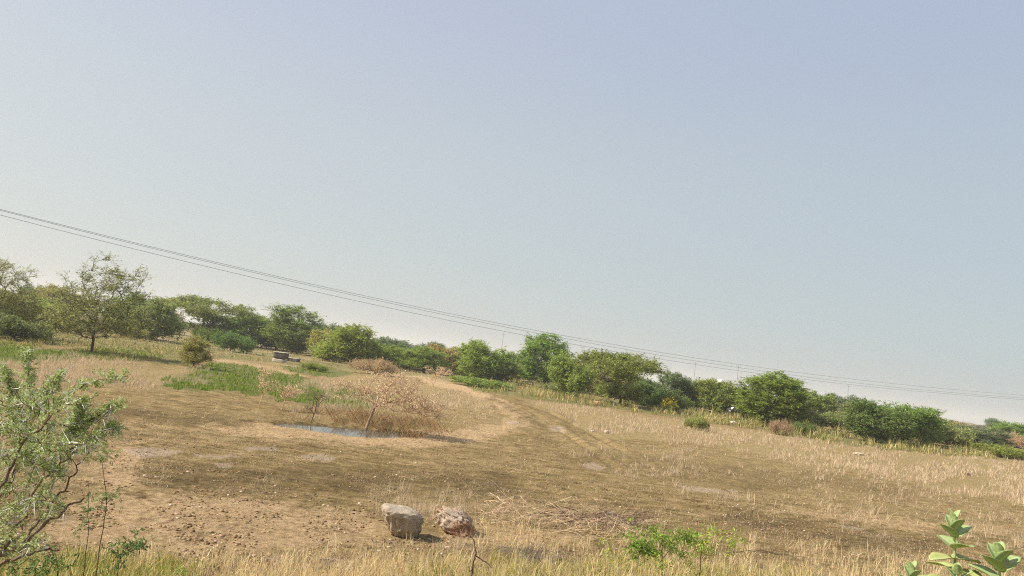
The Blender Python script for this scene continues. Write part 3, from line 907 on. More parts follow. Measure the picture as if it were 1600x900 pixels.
# near verge along the bottom of the view
VERGE = [[(-200,880),(100,868),(300,862),(450,852),(560,850),(700,850),(770,800),(1000,800),(1120,835),(1300,842),(1450,868),(1700,890),(1700,1000),(-200,1000)]]
def verge(n, rows, hr, w, polys, clump, lean):
    px = -80 + 1780 * rng.random(n); py = rows[0] + (rows[1] - rows[0]) * rng.random(n)
    k = (zone(polys, px, py, 1.2, 1) > .5) & (fbm(px / 30, py / 12, 47, 3) > clump)
    x, y, ok = flat(px[k], py[k], .1); x, y = x[ok], y[ok]
    q = rng.integers(0, max(1, len(x) // 5), len(x)); x = x[q] + rng.normal(0, .03, len(x)); y = y[q] + rng.normal(0, .03, len(x))
    h = hr[0] + (hr[1] - hr[0]) * rng.random(len(x)) ** 1.5
    return dict(x=x, y=y, z=height(x, y) - .01, h=h, w=w * (0.5 + rng.random(len(x))), lean=lean)
b = Buf()
blades(b, **verge(80000, (790, 990), (.08, .42), .0065, VERGE, -.1, 1.3))
EDGE = [[(380,900),(600,880),(900,876),(1250,890),(1700,905),(1700,1000),(380,1000)]]
blades(b, **verge(50000, (870, 1000), (.15, .5), .008, EDGE, -.5, 1.1))
tag(b.build('verge_straw', leafmat("verge_straw", (0.72, 0.57, 0.31), 0.35, 0.4)), "tall dry straw grass along the near verge", None, None, 'stuff')
b = Buf()
GREENEDGE = [[(-100,870),(120,872),(300,884),(330,960),(-100,960)], [(650,884),(760,874),(900,872),(1050,880),(1200,884),(1280,900),(1280,990),(600,990)]]
blades(b, **verge(110000, (862, 990), (.10, .36), .010, GREENEDGE, -.4, 1.1))
tag(b.build('verge_weeds', WEED), "low green and yellow weeds along the bottom verge", None, None, 'stuff')

# clods and pebbles
ico_t = (1 + 5 ** .5) / 2
IV = np.array([(-1,ico_t,0),(1,ico_t,0),(-1,-ico_t,0),(1,-ico_t,0),(0,-1,ico_t),(0,1,ico_t),(0,-1,-ico_t),(0,1,-ico_t),(ico_t,0,-1),(ico_t,0,1),(-ico_t,0,-1),(-ico_t,0,1)]) / 1.9
IT = np.array([(0,11,5),(0,5,1),(0,1,7),(0,7,10),(0,10,11),(1,5,9),(5,11,4),(11,10,2),(10,7,6),(7,1,8),(3,9,4),(3,4,2),(3,2,6),(3,6,8),(3,8,9),(4,9,5),(2,4,11),(6,2,10),(8,6,7),(9,8,1)])
def clods(n, rows, size, mat, name, label, th, far=False):
    px = -60 + 1740 * rng.random(n); py = rows[0] + (rows[1] - rows[0]) * rng.random(n)
    k = fbm(px / 50, py / 14, 81, 4) > th
    x, y, ok = flat(px[k], py[k]); x, y = x[ok], y[ok]; n = len(x)
    s = size[0] + (size[1] - size[0]) * rng.random(n) ** 3
    V = IV[None] * (1 + rng.normal(0, .16, (n, 12, 1)))
    V = V * s[:, None, None] * np.stack([.8 + .6 * rng.random(n), .8 + .6 * rng.random(n), .45 + .3 * rng.random(n)], 1)[:, None]
    V = V + np.stack([x, y, height(x, y) + s * .12], 1)[:, None]
    T = (IT[None] + (np.arange(n) * 12)[:, None, None]).reshape(-1, 3)
    tag(meshobj(name, V.reshape(-1, 3), T, mat), label, None, None, 'stuff')
CLOD = leafmat("clods", (0.30, 0.20, 0.10), 0, .4)
PEBB = leafmat("pebbles", (0.55, 0.42, 0.30), 0, .3)
clods(30000, (625, 900), (.006, .032), CLOD, 'clods', "brown clods of earth all over the mudflat", -.05)
clods(7000, (690, 900), (.008, .036), leafmat('shadow_clods', (0.20, 0.13, 0.06), 0, .4), 'shadow_clods', 'lumps of mud toned dark as clod shadows in the nearer mudflat', .12)  # darker tone puts clod-shadow spots into the colour
clods(3000, (630, 900), (.008, .035), PEBB, 'pebbles', "small pale pebbles scattered on the mudflat", .05)

# ------------------------------------------------------------------ power lines
def build_wires():
    m_ = simplemat("cable", (.03, .03, .03), (.05, .05, .05), 3, .6, 0)
    W = [[(0,325),(169,370),(371,420),(560,460),(659,480),(860,520),(1060,555),(1340,593.6),(1600,618)],
         [(0,326.5),(169,371.8),(368,421),(560,463.5),(639,480),(842,520.5),(1140,571),(1340,599.5),(1600,622)],
         [(0,334.5),(133,370),(332,420),(560,471),(600,480),(837,526),(1140,577),(1340,602.5),(1600,624.5)]]
    lab = ["top overhead power cable crossing the whole sky", "middle overhead power cable, close under the top one", "lowest overhead power cable of the three"]
    for k, pts in enumerate(W):
        off = (0, .55, -.55)[k]
        A = np.array([-35 - off * .57, 52 + off * .82]); B = np.array([96 - off * .57, 142 + off * .82])
        ts, zs = [], []
        for px, py in pts:
            d = fw * FPX + rt * (px - 800) + up * (450 - py)
            # intersect the vertical plane through A,B
            M = np.array([[B[0] - A[0], -d[0]], [B[1] - A[1], -d[1]]])
            t, s = np.linalg.solve(M, -A)
            ts.append(t); zs.append(CAM_Z + d[2] * s)
        cf = np.polyfit(ts, zs, 3)
        tt = np.linspace(-.12, 1.2, 90)
        P = np.stack([A[0] + (B[0] - A[0]) * tt, A[1] + (B[1] - A[1]) * tt, np.polyval(cf, tt)], 1)
        bu = Buf(); pathtube(bu, P, .013, .013, 5)
        tag(bu.build('power_cable', m_, smooth_=True), lab[k], 'cable', 'overhead power cables')
build_wires()

def poles():
    m_ = simplemat("pole_concrete", (.16, .16, .16), (.24, .24, .23), 5, .8, 0)
    data = [(787, 520, 420, 'utility pole left of the big round tree, faint in haze'),
            (911, 541, 420, 'utility pole above bushes just right of big round tree'),
            (1087, 566, 420, 'faint utility pole left of the white building'),
            (1154, 571, 420, 'utility pole standing right behind the white building'),
            (1326, 601, 420, 'utility pole above the bluish tree on the right'),
            (386, 487, 200, 'small crossarm pole behind the bushes on the left')]
    for px, top, dist, label in data:
        t = ray(px, top, dist); z0 = float(height(t[:1], t[1:2])[0])
        root = empty('utility_pole', (t[0], t[1], z0), label, 'utility pole', 'far utility poles')
        H = t[2] - z0
        bu = Buf(); pathtube(bu, [(0, 0, -.3), (0, 0, H * .5), (0, 0, H)], .17, .10, 8); bu.build('pole', m_, root, True)
        bu = Buf(); pathtube(bu, [(-1.0, 0, H - .8), (0, 0, H - .8), (1.0, 0, H - .8)], .06, .06, 4); bu.build('crossarm', m_, root)
        for s in (-.9, 0, .9):
            bu = Buf(); pathtube(bu, [(s, 0, H - .78 if s else H), (s, 0, (H - .62 if s else H + .16)), (s, 0, H - .5 if s else H + .28)], .06, .04, 5); bu.build('insulator', m_, root)
poles()

# ------------------------------------------------------------------ far building
def box(buf, x0, x1, y0, y1, z0, z1):
    V = [(x, y, z) for z in (z0, z1) for x, y in ((x0, y0), (x1, y0), (x1, y1), (x0, y1))]
    buf.add(V, [(0, 3, 2, 1), (4, 5, 6, 7), (0, 1, 5, 4), (1, 2, 6, 5), (2, 3, 7, 6), (3, 0, 4, 7)])
def building():
    wm = simplemat("white_wash", (.78, .77, .74), (.83, .82, .80), 2, .9, 0)
    dm = simplemat("window_dark", (.05, .05, .06), (.07, .07, .08), 2, .4, 0)
    for px, top, w, dist, label in ((1147, 598, 4.2, 230, 'small white flat-roofed building showing above the right bushes'),
                                    (228, 474, 3.0, 210, 'tiny white building glimpsed above bushes left of umbrella tree')):
        t = ray(px, top, dist); z0 = float(height(t[:1], t[1:2])[0]); H = t[2] - z0
        root = empty('white_building', (t[0], t[1], z0), label, 'building')
        bu = Buf(); box(bu, -w, w * .6, 0, 6, -.3, H - .35); bu.build('wall', wm, root)
        bu = Buf(); box(bu, -w - .2, w * .6 + .2, -.2, 6.2, H - .347, H - .15); box(bu, -w, -w * .4, .5, 3, H - .147, H + .5); bu.build('roof', wm, root)
        for s in (-.6, .1):
            bu = Buf(); box(bu, s * w - .4, s * w + .4, -.03, .02, H * .35, H * .6); bu.build('window', dm, root)
building()

# ------------------------------------------------------------------ concrete blocks by the grass
def rough_block(name, size, mat, parent, loc, rz, seed, amp=.05, cuts=14, tilt=0):
    import bmesh
    bm = bmesh.new(); bmesh.ops.create_cube(bm, size=1.0)
    bmesh.ops.subdivide_edges(bm, edges=bm.edges[:], cuts=cuts, use_grid_fill=True)
    rg = np.random.default_rng(seed)
    for v in bm.verts:
        p = np.array(v.co) * 2
        q = p / max(1.0, (np.sum(np.abs(p) ** 7)) ** (1 / 7))
        s = np.array(size)
        c = q * s / 2
        nz = fbm(np.array([c[0] * 4 / max(s) + seed]), np.array([c[1] * 4 / max(s) + c[2] * 5 / max(s)]), seed, 4)[0]
        c = c * (1 + amp * nz)
        v.co = c
    me = bpy.data.meshes.new(name); bm.to_mesh(me); bm.free()
    me.materials.append(mat)
    o = bpy.data.objects.new(name, me); COL.objects.link(o)
    if parent is not None: o.parent = parent
    o.location = loc; o.rotation_euler = (tilt, 0, rz)
    return o

def blocks():
    dk = simplemat("weathered_concrete", (.045, .035, .032), (.20, .16, .14), 2.5, .95, .5)
    pl = simplemat("pale_concrete", (.45, .40, .30), (.60, .54, .42), 3, .95, .3)
    g = at(434, 566)
    s = g[1] / FPX
    root = empty('concrete_trough', g, 'square concrete block with dark weathered side on pale foot', 'concrete block', None, -.15)
    rough_block('block', (20 * s, 1.2, 9.5 * s), dk, root, (0, .6, 10.5 * s), 0, 3, .03)
    rough_block('foot', (19 * s, 1.15, 6 * s), pl, root, (-.1, .6, 2.4 * s), 0, 4, .02)
    rough_block('rim', (21 * s, 1.3, .10), pl, root, (0, .6, 15.4 * s), 0, 5, .02)
    g = at(457, 565)
    root = empty('concrete_slab', g, 'low broken dark concrete piece right of the square block', 'concrete block', None, -.1)
    rough_block('block', (19 * s, .9, 6 * s), dk, root, (0, .4, 2.6 * s), 0, 6, .22)
    rough_block('rim', (17 * s, .8, .08), pl, root, (-.05, .4, 5.7 * s), 0, 7, .08)
    g = at(447, 572)
    tag(rough_block('stone', (6 * s, .4, 2.6 * s), pl, None, g, .2, 8, .1), 'small pale stone in front of the concrete blocks', 'stone')
blocks()

# ------------------------------------------------------------------ the two boulders
def boulder(name, px, py, W, D, H, prof, mat, label, rz, seed, amp=.10, sub=56):
    g = at(px, py)
    V, Q = [], []
    nu, nv = sub * 2, sub
    rg = np.random.default_rng(seed)
    th = np.linspace(0, 2 * math.pi, nu, endpoint=False); ph = np.linspace(-math.pi / 2, math.pi / 2, nv)
    TH, PH = np.meshgrid(th, ph)
    p = prof
    def sp(c, e): return np.sign(c) * np.abs(c) ** e
    x = sp(np.cos(PH), p['ev']) * sp(np.cos(TH), p['eh']); y = sp(np.cos(PH), p['ev']) * sp(np.sin(TH), p['eh']); z = sp(np.sin(PH), p['ev'])
    x = x * (1 + p['taper'] * z) + p['shear'] * z
    y = y * (1 + p['taper'] * z)
    z = z + p.get('tilt', 0) * x
    nzv = fbm(x * 1.7 + seed + z * .7, y * 1.7 + z * 2.1, seed, 3) * amp + fbm(x * 7 + z * 2, y * 7 + z * 6, seed + 4, 4) * amp * p.get('rough', .5) * np.clip(1.0 - p.get('flattop', 0) * (z > .55), .1, 1)
    x, y, z = x * (1 + nzv), y * (1 + nzv), z * (1 + nzv * .7)
    V = np.stack([x * W / 2, y * D / 2, (z + .82) * H / 1.8], -1).reshape(-1, 3)
    i = np.arange(nv - 1)[:, None]; j = np.arange(nu)[None]; j2 = (j + 1) % nu
    Q = np.stack([i * nu + j, i * nu + j2, (i + 1) * nu + j2, (i + 1) * nu + j], -1).reshape(-1, 4)
    o = meshobj(name, V, Q, mat, None, False)
    o.location = g; o.rotation_euler = (0, 0, rz)
    tag(o, label, 'boulder')
    return o

def stone_mat(name, a, b_, c_, sc=7):
    m_, n, l, b = newmat(name)
    tcn = n.new("ShaderNodeTexCoord"); P = tcn.outputs["Object"]
    f = noise(n, l, sc, 8, P, .75); f2 = noise(n, l, sc * .4, 3, P, .5); f3 = noise(n, l, sc * 6, 4, P, .7)
    c = mixc(n, l, rampn(n, l, f, .35, .65), a, b_)
    c = mixc(n, l, rampn(n, l, f2, .48, .58), c, c_)
    c = mixc(n, l, mathn(n, l, 'MULTIPLY', rampn(n, l, f3, .55, .7), .5), c, (.08, .06, .05))
    l.new(c, b.inputs["Base Color"]); b.inputs["Roughness"].default_value = .95; b.inputs["Specular IOR Level"].default_value = .1
    bp = n.new("ShaderNodeBump"); bp.inputs["Strength"].default_value = .9; bp.inputs["Distance"].default_value = .04
    l.new(mathn(n, l, 'ADD', f, f3), bp.inputs["Height"]); l.new(bp.outputs[0], b.inputs["Normal"])
    return m_
boulder('boulder', 627, 836, .64, .58, .46, dict(ev=.50, eh=.75, taper=.24, shear=-.16, rough=1.5, flattop=.85, tilt=-.16),
        stone_mat("grey_stone", (.38, .30, .21), (.68, .56, .42), (.54, .44, .33), 9), 'grey flat-topped rough boulder, left of the two', .3, 5, .13)
boulder('boulder', 711, 830, .68, .50, .36, dict(ev=.62, eh=.60, taper=-.12, shear=-.22, rough=1.3, tilt=-.30),
        stone_mat("red_stone", (.42, .30, .21), (.66, .53, .40), (.44, .26, .16), 7), 'reddish brown angular boulder, right of the two', -.25, 12, .16)

# other small single stones and lumps
def lump(px, py, w, h, mat, name, label, cat='stone', seed=1):
    g = at(px, py); s = g[1] / FPX
    o = boulder(name, px, py, w * s, w * s * .7, h * s, dict(ev=.8, eh=.8, taper=-.1, shear=0, rough=.6), mat, label, .3, seed, .2, 16)
    o['category'] = cat
    return o
palest = simplemat("pale_stone", (.55, .42, .30), (.70, .58, .45), 6, .95, .5)
brownst = simplemat("brown_stone", (.10, .07, .05), (.18, .12, .09), 6, .95, .5)
redst = simplemat("red_earth", (.42, .20, .11), (.55, .30, .17), 6, .95, .5)
lump(1341, 711, 16, 4, palest, 'stone', 'pale flat stone in the dry grass on the right', seed=21)
lump(948, 677, 8, 5, palest, 'stone', 'pale stone at the near edge of the dry grass band', seed=22)
lump(926, 675, 6, 3, palest, 'stone', 'smaller pale stone left of the grass band stone', seed=23)
lump(1511, 743, 10, 4, brownst, 'dung_lump', 'small dark dung lump in dry grass near right edge', 'dung', 24)
lump(935, 634, 16, 7, redst, 'earth_mound', 'small reddish mound of earth in weeds, centre right', 'earth mound', 25)
lump(1146, 663, 12, 5, palest, 'stone', 'pale stone in the weeds below the cow', seed=26)
lump(165, 636, 14, 5, brownst, 'earth_clod', 'brown earth clod beside the thorny branch tips', 'clod', 27)
lump(128, 874, 8, 7, brownst, 'earth_clod', 'dark clod at the foot of the left thin sapling', 'clod', 28)
lump(154, 875, 9, 5, brownst, 'earth_clod', 'dark clod at the foot of the right thin sapling', 'clod', 29)
lump(953, 808, 14, 7, stone_mat("grey_rock", (.28, .24, .20), (.42, .36, .31), (.3, .26, .22)), 'stone', 'grey stone half buried in the brush pile', seed=30)

# ------------------------------------------------------------------ dead shrub and dead branches at the pool
def dead_shrub(px, base, top, width, label, n, leaves, seed, name='dead_shrub', trunk=None, mat=BARK_PALE, lm=None, lean=None):
    rg = np.random.default_rng(seed)
    g = at(px, base); s = g[1] / FPX
    H = (base - top) * s; Wd = width * s
    root = empty(name, g, label, 'shrub')
    tr_ = [(0, 0, -.1), (0.02 * H, 0, .12 * H), (.05 * H, 0, .25 * H), (.08 * H, .02, .38 * H)]
    lobes = []
    for k in range(9):
        a = -2.9 + 2.7 * rg.random() if k % 2 else rg.random() * 6.28
        f = rg.random()
        lobes.append((math.cos(a) * Wd * .40 * f + .1 * Wd, math.sin(a) * Wd * .22 * f, H * (.45 + .42 * rg.random()), Wd * .16, Wd * .14, H * .14))
    pts = grow_points(lobes, n, rg, .2)
    NN, par, rad, tips = skeleton(tr_, pts, rg, .006, 2.35, .5)
    tb = Buf(); i = np.arange(1, len(NN))
    tubes(tb, NN[par[i]], NN[i], np.minimum(rad[par[i]], rad[i] * 1.4), rad[i], 5)
    S0 = np.repeat(NN[tips], 4, 0); sd = unit(len(S0), rg) + np.array([0, 0, .2])
    S1 = S0 + sd * .22
    tubes(tb, S0, S1, .005, .003, 3)
    tb.build('branch', mat, root)
    if leaves:
        lb = Buf()
        t = rg.random((len(S0), leaves, 1))
        C = (S0[:, None] + (S1 - S0)[:, None] * t).reshape(-1, 3) + rg.normal(0, .03, (len(S0) * leaves, 3))
        D = unit(len(C), rg) + np.array([0, 0, -.5])
        leafquads(lb, C, D, unit(len(C), rg), .05 + .06 * rg.random(len(C)), .026)
        lb.build('foliage', LEAF_DEAD if lm is None else lm, root)
    return root
dead_shrub(571, 671, 567, 215, 'dead shrub with pinkish trunk and withered tan leaves beside the pool', 330, 5, 41)
dead_shrub(486, 661, 615, 60, 'bare dark dead branches standing in left end of pool', 12, 0, 42, 'dead_branch', mat=TWIG_DARK)
dead_shrub(404, 636, 572, 50, 'tall withered yellowish stem left of the pool', 30, 4, 43, 'dead_plant', mat=TWIG_DRY)
dead_shrub(440, 640, 600, 60, 'low withered yellowish stems above the pool edge', 40, 4, 44, 'dead_plant', mat=TWIG_DRY)
dead_shrub(676, 606, 570, 70, 'withered tan bush upright behind the track bend', 80, 5, 45, 'dead_shrub', mat=TWIG_DRY)

# tangled brown stems on the pool bank
b = Buf()
n = 9000
px = 420 + 290 * rng.random(n); py = 642 + 46 * rng.random(n)
BANK = [[(440,644),(560,650),(660,657),(690,668),(694,684),(640,684),(580,679),(545,668),(480,659),(420,655)]]
k = (zone(BANK, px, py, 1.0, 1) > .5) & (fbm(px / 14, py / 5, 97, 3) > -.05 + .35 * (rng.random(n) - .5)) & (rng.random(n) < np.clip((px - 400) / 160, .15, 1))
x, y, ok = flat(px[k], py[k]); 
P0 = np.stack([x, y, height(x, y)], 1); a = rng.random(len(x)) * 6.28
LL = (.10 + .42 * rng.random(len(x)) ** 1.5) * (.6 + .8 * vnoise(x / .8, y / .8, 98)); ld = np.stack([np.cos(a) * .6, np.sin(a) * .4 - .3, .6 + .3 * rng.random(len(x))], 1) * LL[:, None]
P1 = P0 + ld; P2 = P1 + np.stack([np.cos(a) * .5, np.sin(a) * .3 - .2, -.3 - .4 * rng.random(len(x))], 1) * LL[:, None]
tubes(b, P0, P1, .006, .005, 3); tubes(b, P1, P2, .005, .003, 3)
BANKM = leafmat("bank_stems", (.46, .34, .17), .1, .6, second=(.30, .16, .07))
tag(b.build('dead_undergrowth', BANKM), "tangle of brown dead stems over the pool bank", None, None, 'stuff')

# ------------------------------------------------------------------ brush piles and fallen branches
def brush(px0, px1, py0, py1, n, Lr, mat, label, name, seed, rr=.006, ht=.22):
    rg = np.random.default_rng(seed)
    g = at((px0 + px1) / 2, (py0 + py1) / 2)
    root_loc = g.copy()
    bu = Buf()
    for i in range(n):
        u, v = rg.random(), rg.normal(.5, .22)
        qx = px0 + (px1 - px0) * u
        qy = py0 + (py1 - py0) * (v * .6 + u * .4)
        x, y, _ = flat([qx], [qy])
        z = float(height(x, y)[0])
        a = rg.normal(-.35, .8) if rg.random() < .7 else rg.random() * 6.28
        L = Lr[0] + (Lr[1] - Lr[0]) * rg.random()
        up_ = rg.normal(.12, .22)
        d = np.array([math.cos(a), math.sin(a) * .8, up_])
        p = np.array([x[0], y[0], z + rg.random() * ht])
        c = np.array([p - d * L / 2, p + rg.normal(0, .06, 3) * L, p + d * L / 2 + np.array([0, 0, rg.normal(0, .08)])])
        c[:, 2] = np.maximum(c[:, 2], z + .005)
        pathtube(bu, curve(c, 6, .01 * L, rg) - root_loc, rr * (.6 + rg.random()), rr * .35, 4)
        for q in range(3):
            t = c[1] + (c[2] - c[1]) * rg.random(); dd = d + rg.normal(0, .6, 3); dd[2] = abs(dd[2]) * .6
            pathtube(bu, np.array([t, t + dd * L * .16, t + dd * L * .28 + rg.normal(0, .02, 3)]) - root_loc, rr * .5, rr * .25, 3)
    o = bu.build(name, mat); o.location = root_loc
    tag(o, label, 'brush pile')
brush(760, 1010, 778, 852, 300, (.3, 1.0), TWIG_STRAW, 'wide pile of pale dry twigs right of the boulders', 'brush_pile', 51, .0048)
brush(860, 1010, 795, 835, 60, (.5, 1.3), TWIG_DARK, 'dark dead branches lying across the pale brush pile', 'branch_heap', 52, .008)
brush(780, 885, 855, 890, 110, (.25, .7), simplemat("grey_twig", (.16, .12, .10), (.28, .22, .18), 30, .9, 0), 'small grey-brown twig heap at the bottom below brush pile', 'twig_heap', 53, .005, .12)

def branch(ctrl, r, mat, name, label, twigs=(), cat='branch', up0=.02):
    P = []
    for px, py, dz in ctrl:
        g = at(px, py); P.append(g + np.array([0, 0, dz]))
    P = np.array(P); o0 = P[0].copy()
    bu = Buf(); c = curve(P, 26, .012)
    pathtube(bu, c - o0, r, r * .5, 6)
    for (i, dx, dy, dz) in twigs:
        pathtube(bu, np.array([c[i], c[i] + np.array([dx * .5, dy * .5, dz * .55]), c[i] + np.array([dx, dy, dz])]) - o0, r * .6, r * .3, 5)
    o = bu.build(name, mat, smooth_=True); o.location = o0
    tag(o, label, cat)
branch([(1128,868,.02),(1180,868,.10),(1235,872,.05),(1262,884,.12),(1284,905,.02)], .012, TWIG_DARK, 'fallen_branch',
       'long dark fallen branch in the straw at the bottom right', [(7, .02, .02, .2), (9, .15, .05, .12), (4, -.1, .1, .12)])
branch([(1148,808,.02),(1172,798,.06),(1200,784,.04)], .008, TWIG_DRY, 'dry_stick', 'thin pale stick lying on mud above the leafy plant', cat='stick')
branch([(582,766,.02),(600,768,.05),(617,772,.03)], .007, TWIG_DRY, 'dry_stick', 'thin pale stick lying behind the grey boulder', cat='stick')
branch([(315,878,.02),(330,866,.06),(345,852,.04)], .010, TWIG_DRY, 'dry_stick', 'short pale stick on sand, lower left', cat='stick')

def dark_stem():
    g = ray(741, 905, 8.6); zg = float(height(g[:1], g[1:2])[0])
    P = np.array([ray(736, 925, 8.6), ray(738, 890, 8.6), ray(743, 868, 8.6), ray(741, 848, 8.62), ray(737, 836, 8.65)])
    P[0, 2] = zg - .05
    o0 = P[0].copy(); bu = Buf()
    pathtube(bu, curve(P, 14, .006) - o0, .012, .007, 6)
    pathtube(bu, np.array([P[2], ray(752, 874, 8.6), ray(762, 880, 8.6), ray(768, 887, 8.55)]) - o0, .008, .004, 5)
    pathtube(bu, np.array([P[1], ray(733, 894, 8.55), ray(734, 884, 8.6)]) - o0, .007, .004, 5)
    o = bu.build('dead_plant', TWIG_DARK, smooth_=True); o.location = o0
    tag(o, 'forked dark dead stem rising below the reddish boulder', 'stem')
dark_stem()

# ------------------------------------------------------------------ cow
def cow():
    g = at(1148, 654); s = g[1] / FPX
    root = empty('cow', g, 'black and white cow grazing half hidden in weeds', 'cow')
    me = bpy.data.meshes.new('body')
    #          x, y, z, r
    N = [(0, 0, 1.05, .36), (.45, 0, 1.07, .38), (.85, 0, 1.12, .31), (-.4, 0, 1.06, .36), (-.75, 0, 1.08, .30),
         (1.15, 0, 1.12, .20), (1.42, 0, .88, .15), (1.6, 0, .60, .13), (1.72, 0, .36, .08),
         (.8, .17, .7, .13), (.82, .18, .38, .07), (.8, .18, .04, .06), (.8, -.17, .7, .13), (.84, -.18, .38, .07), (.84, -.18, .04, .06),
         (-.72, .17, .72, .16), (-.80, .18, .42, .075), (-.74, .18, .04, .06), (-.72, -.17, .72, .16), (-.84, -.18, .42, .075), (-.78, -.18, .04, .06),
         (-1.0, 0, 1.1, .05), (-1.08, 0, .6, .03), (1.52, .17, .80, .04), (1.52, -.17, .80, .04)]
    E = [(0, 1), (1, 2), (0, 3), (3, 4), (2, 5), (5, 6), (6, 7), (7, 8), (2, 9), (9, 10), (10, 11), (2, 12), (12, 13), (13, 14),
         (4, 15), (15, 16), (16, 17), (4, 18), (18, 19), (19, 20), (4, 21), (21, 22), (7, 23), (7, 24)]
    me.from_pydata([n_[:3] for n_ in N], E, [])
    o = bpy.data.objects.new('body', me); COL.objects.link(o); o.parent = root
    md = o.modifiers.new('skin', 'SKIN')
    for i, v in enumerate(me.skin_vertices[0].data): v.radius = (N[i][3], N[i][3]); v.use_root = i == 0
    sb = o.modifiers.new('sub', 'SUBSURF'); sb.levels = 2; sb.render_levels = 2
    m_, n, l, b = newmat("cow_hide")
    tcn = n.new("ShaderNodeTexCoord")
    f = noise(n, l, 1.5, 1, tcn.outputs["Object"], .4)
    rr = n.new("ShaderNodeValToRGB"); rr.color_ramp.interpolation = 'CONSTANT'
    rr.color_ramp.elements[0].color = (.02, .017, .017, 1); rr.color_ramp.elements[1].position = .60; rr.color_ramp.elements[1].color = (.7, .65, .58, 1)
    l.new(f, rr.inputs[0]); l.new(rr.outputs[0], b.inputs["Base Color"]); b.inputs["Roughness"].default_value = .7
    me.materials.append(m_)
    root.rotation_euler = (0, 0, -.25)
cow()

# ------------------------------------------------------------------ yellow-flowered bush
fl = tree('bush', 'low', 2, 1045, 644, 628, 26, 'yellow', 'small bush covered in bright yellow flowers by the dark bushes', 'bush', TR)
YEL = leafmat("yellow_petals", (.80, .62, .03), .2, .15)
b = Buf(); n = 260
C = unit(n) * np.array([2.3, 2.3, 1.3]) * (.7 + .35 * rng.random((n, 1))) + np.array([0, 0, 1.1]); C = C[C[:, 2] > .7]
leafquads(b, C, unit(len(C)), unit(len(C)), .34, .28)
b.build('blossoms', YEL, fl)

# ------------------------------------------------------------------ big thorn bush at left, close to the camera
FEATH = leafmat("feathery_leaves", (.35, .43, .12), .4, .5, second=(.44, .51, .25))
FEATH_DK = leafmat("green_leaves", (.16, .25, .07), .35, .3)
THORN = leafmat("white_thorns", (.72, .70, .60), .0, .12)
def fronds(lb, C, D, rg, L=.055, pin=7, pl=.020, pw=.0065):
    """little feather leaves: a rachis with paired leaflets"""
    n = len(C)
    D = D / np.linalg.norm(D, axis=1, keepdims=True)
    N = unit(n, rg) + np.array([0, 0, .8]); S = np.cross(D, N); S /= np.linalg.norm(S, axis=1, keepdims=True)
    N = np.cross(S, D)
    Lr = L * (.6 + .8 * rg.random(n))
    for k in range(pin):
        t = (k + .6) / pin
        for sg in (-1, 1):
            base = C + D * (Lr * t)[:, None]
            dd = S * sg + D * .45 + unit(n, rg) * .15
            leafquads(lb, base, dd, N + unit(n, rg) * .3, pl * (1 - .5 * abs(t - .45)) , pw)

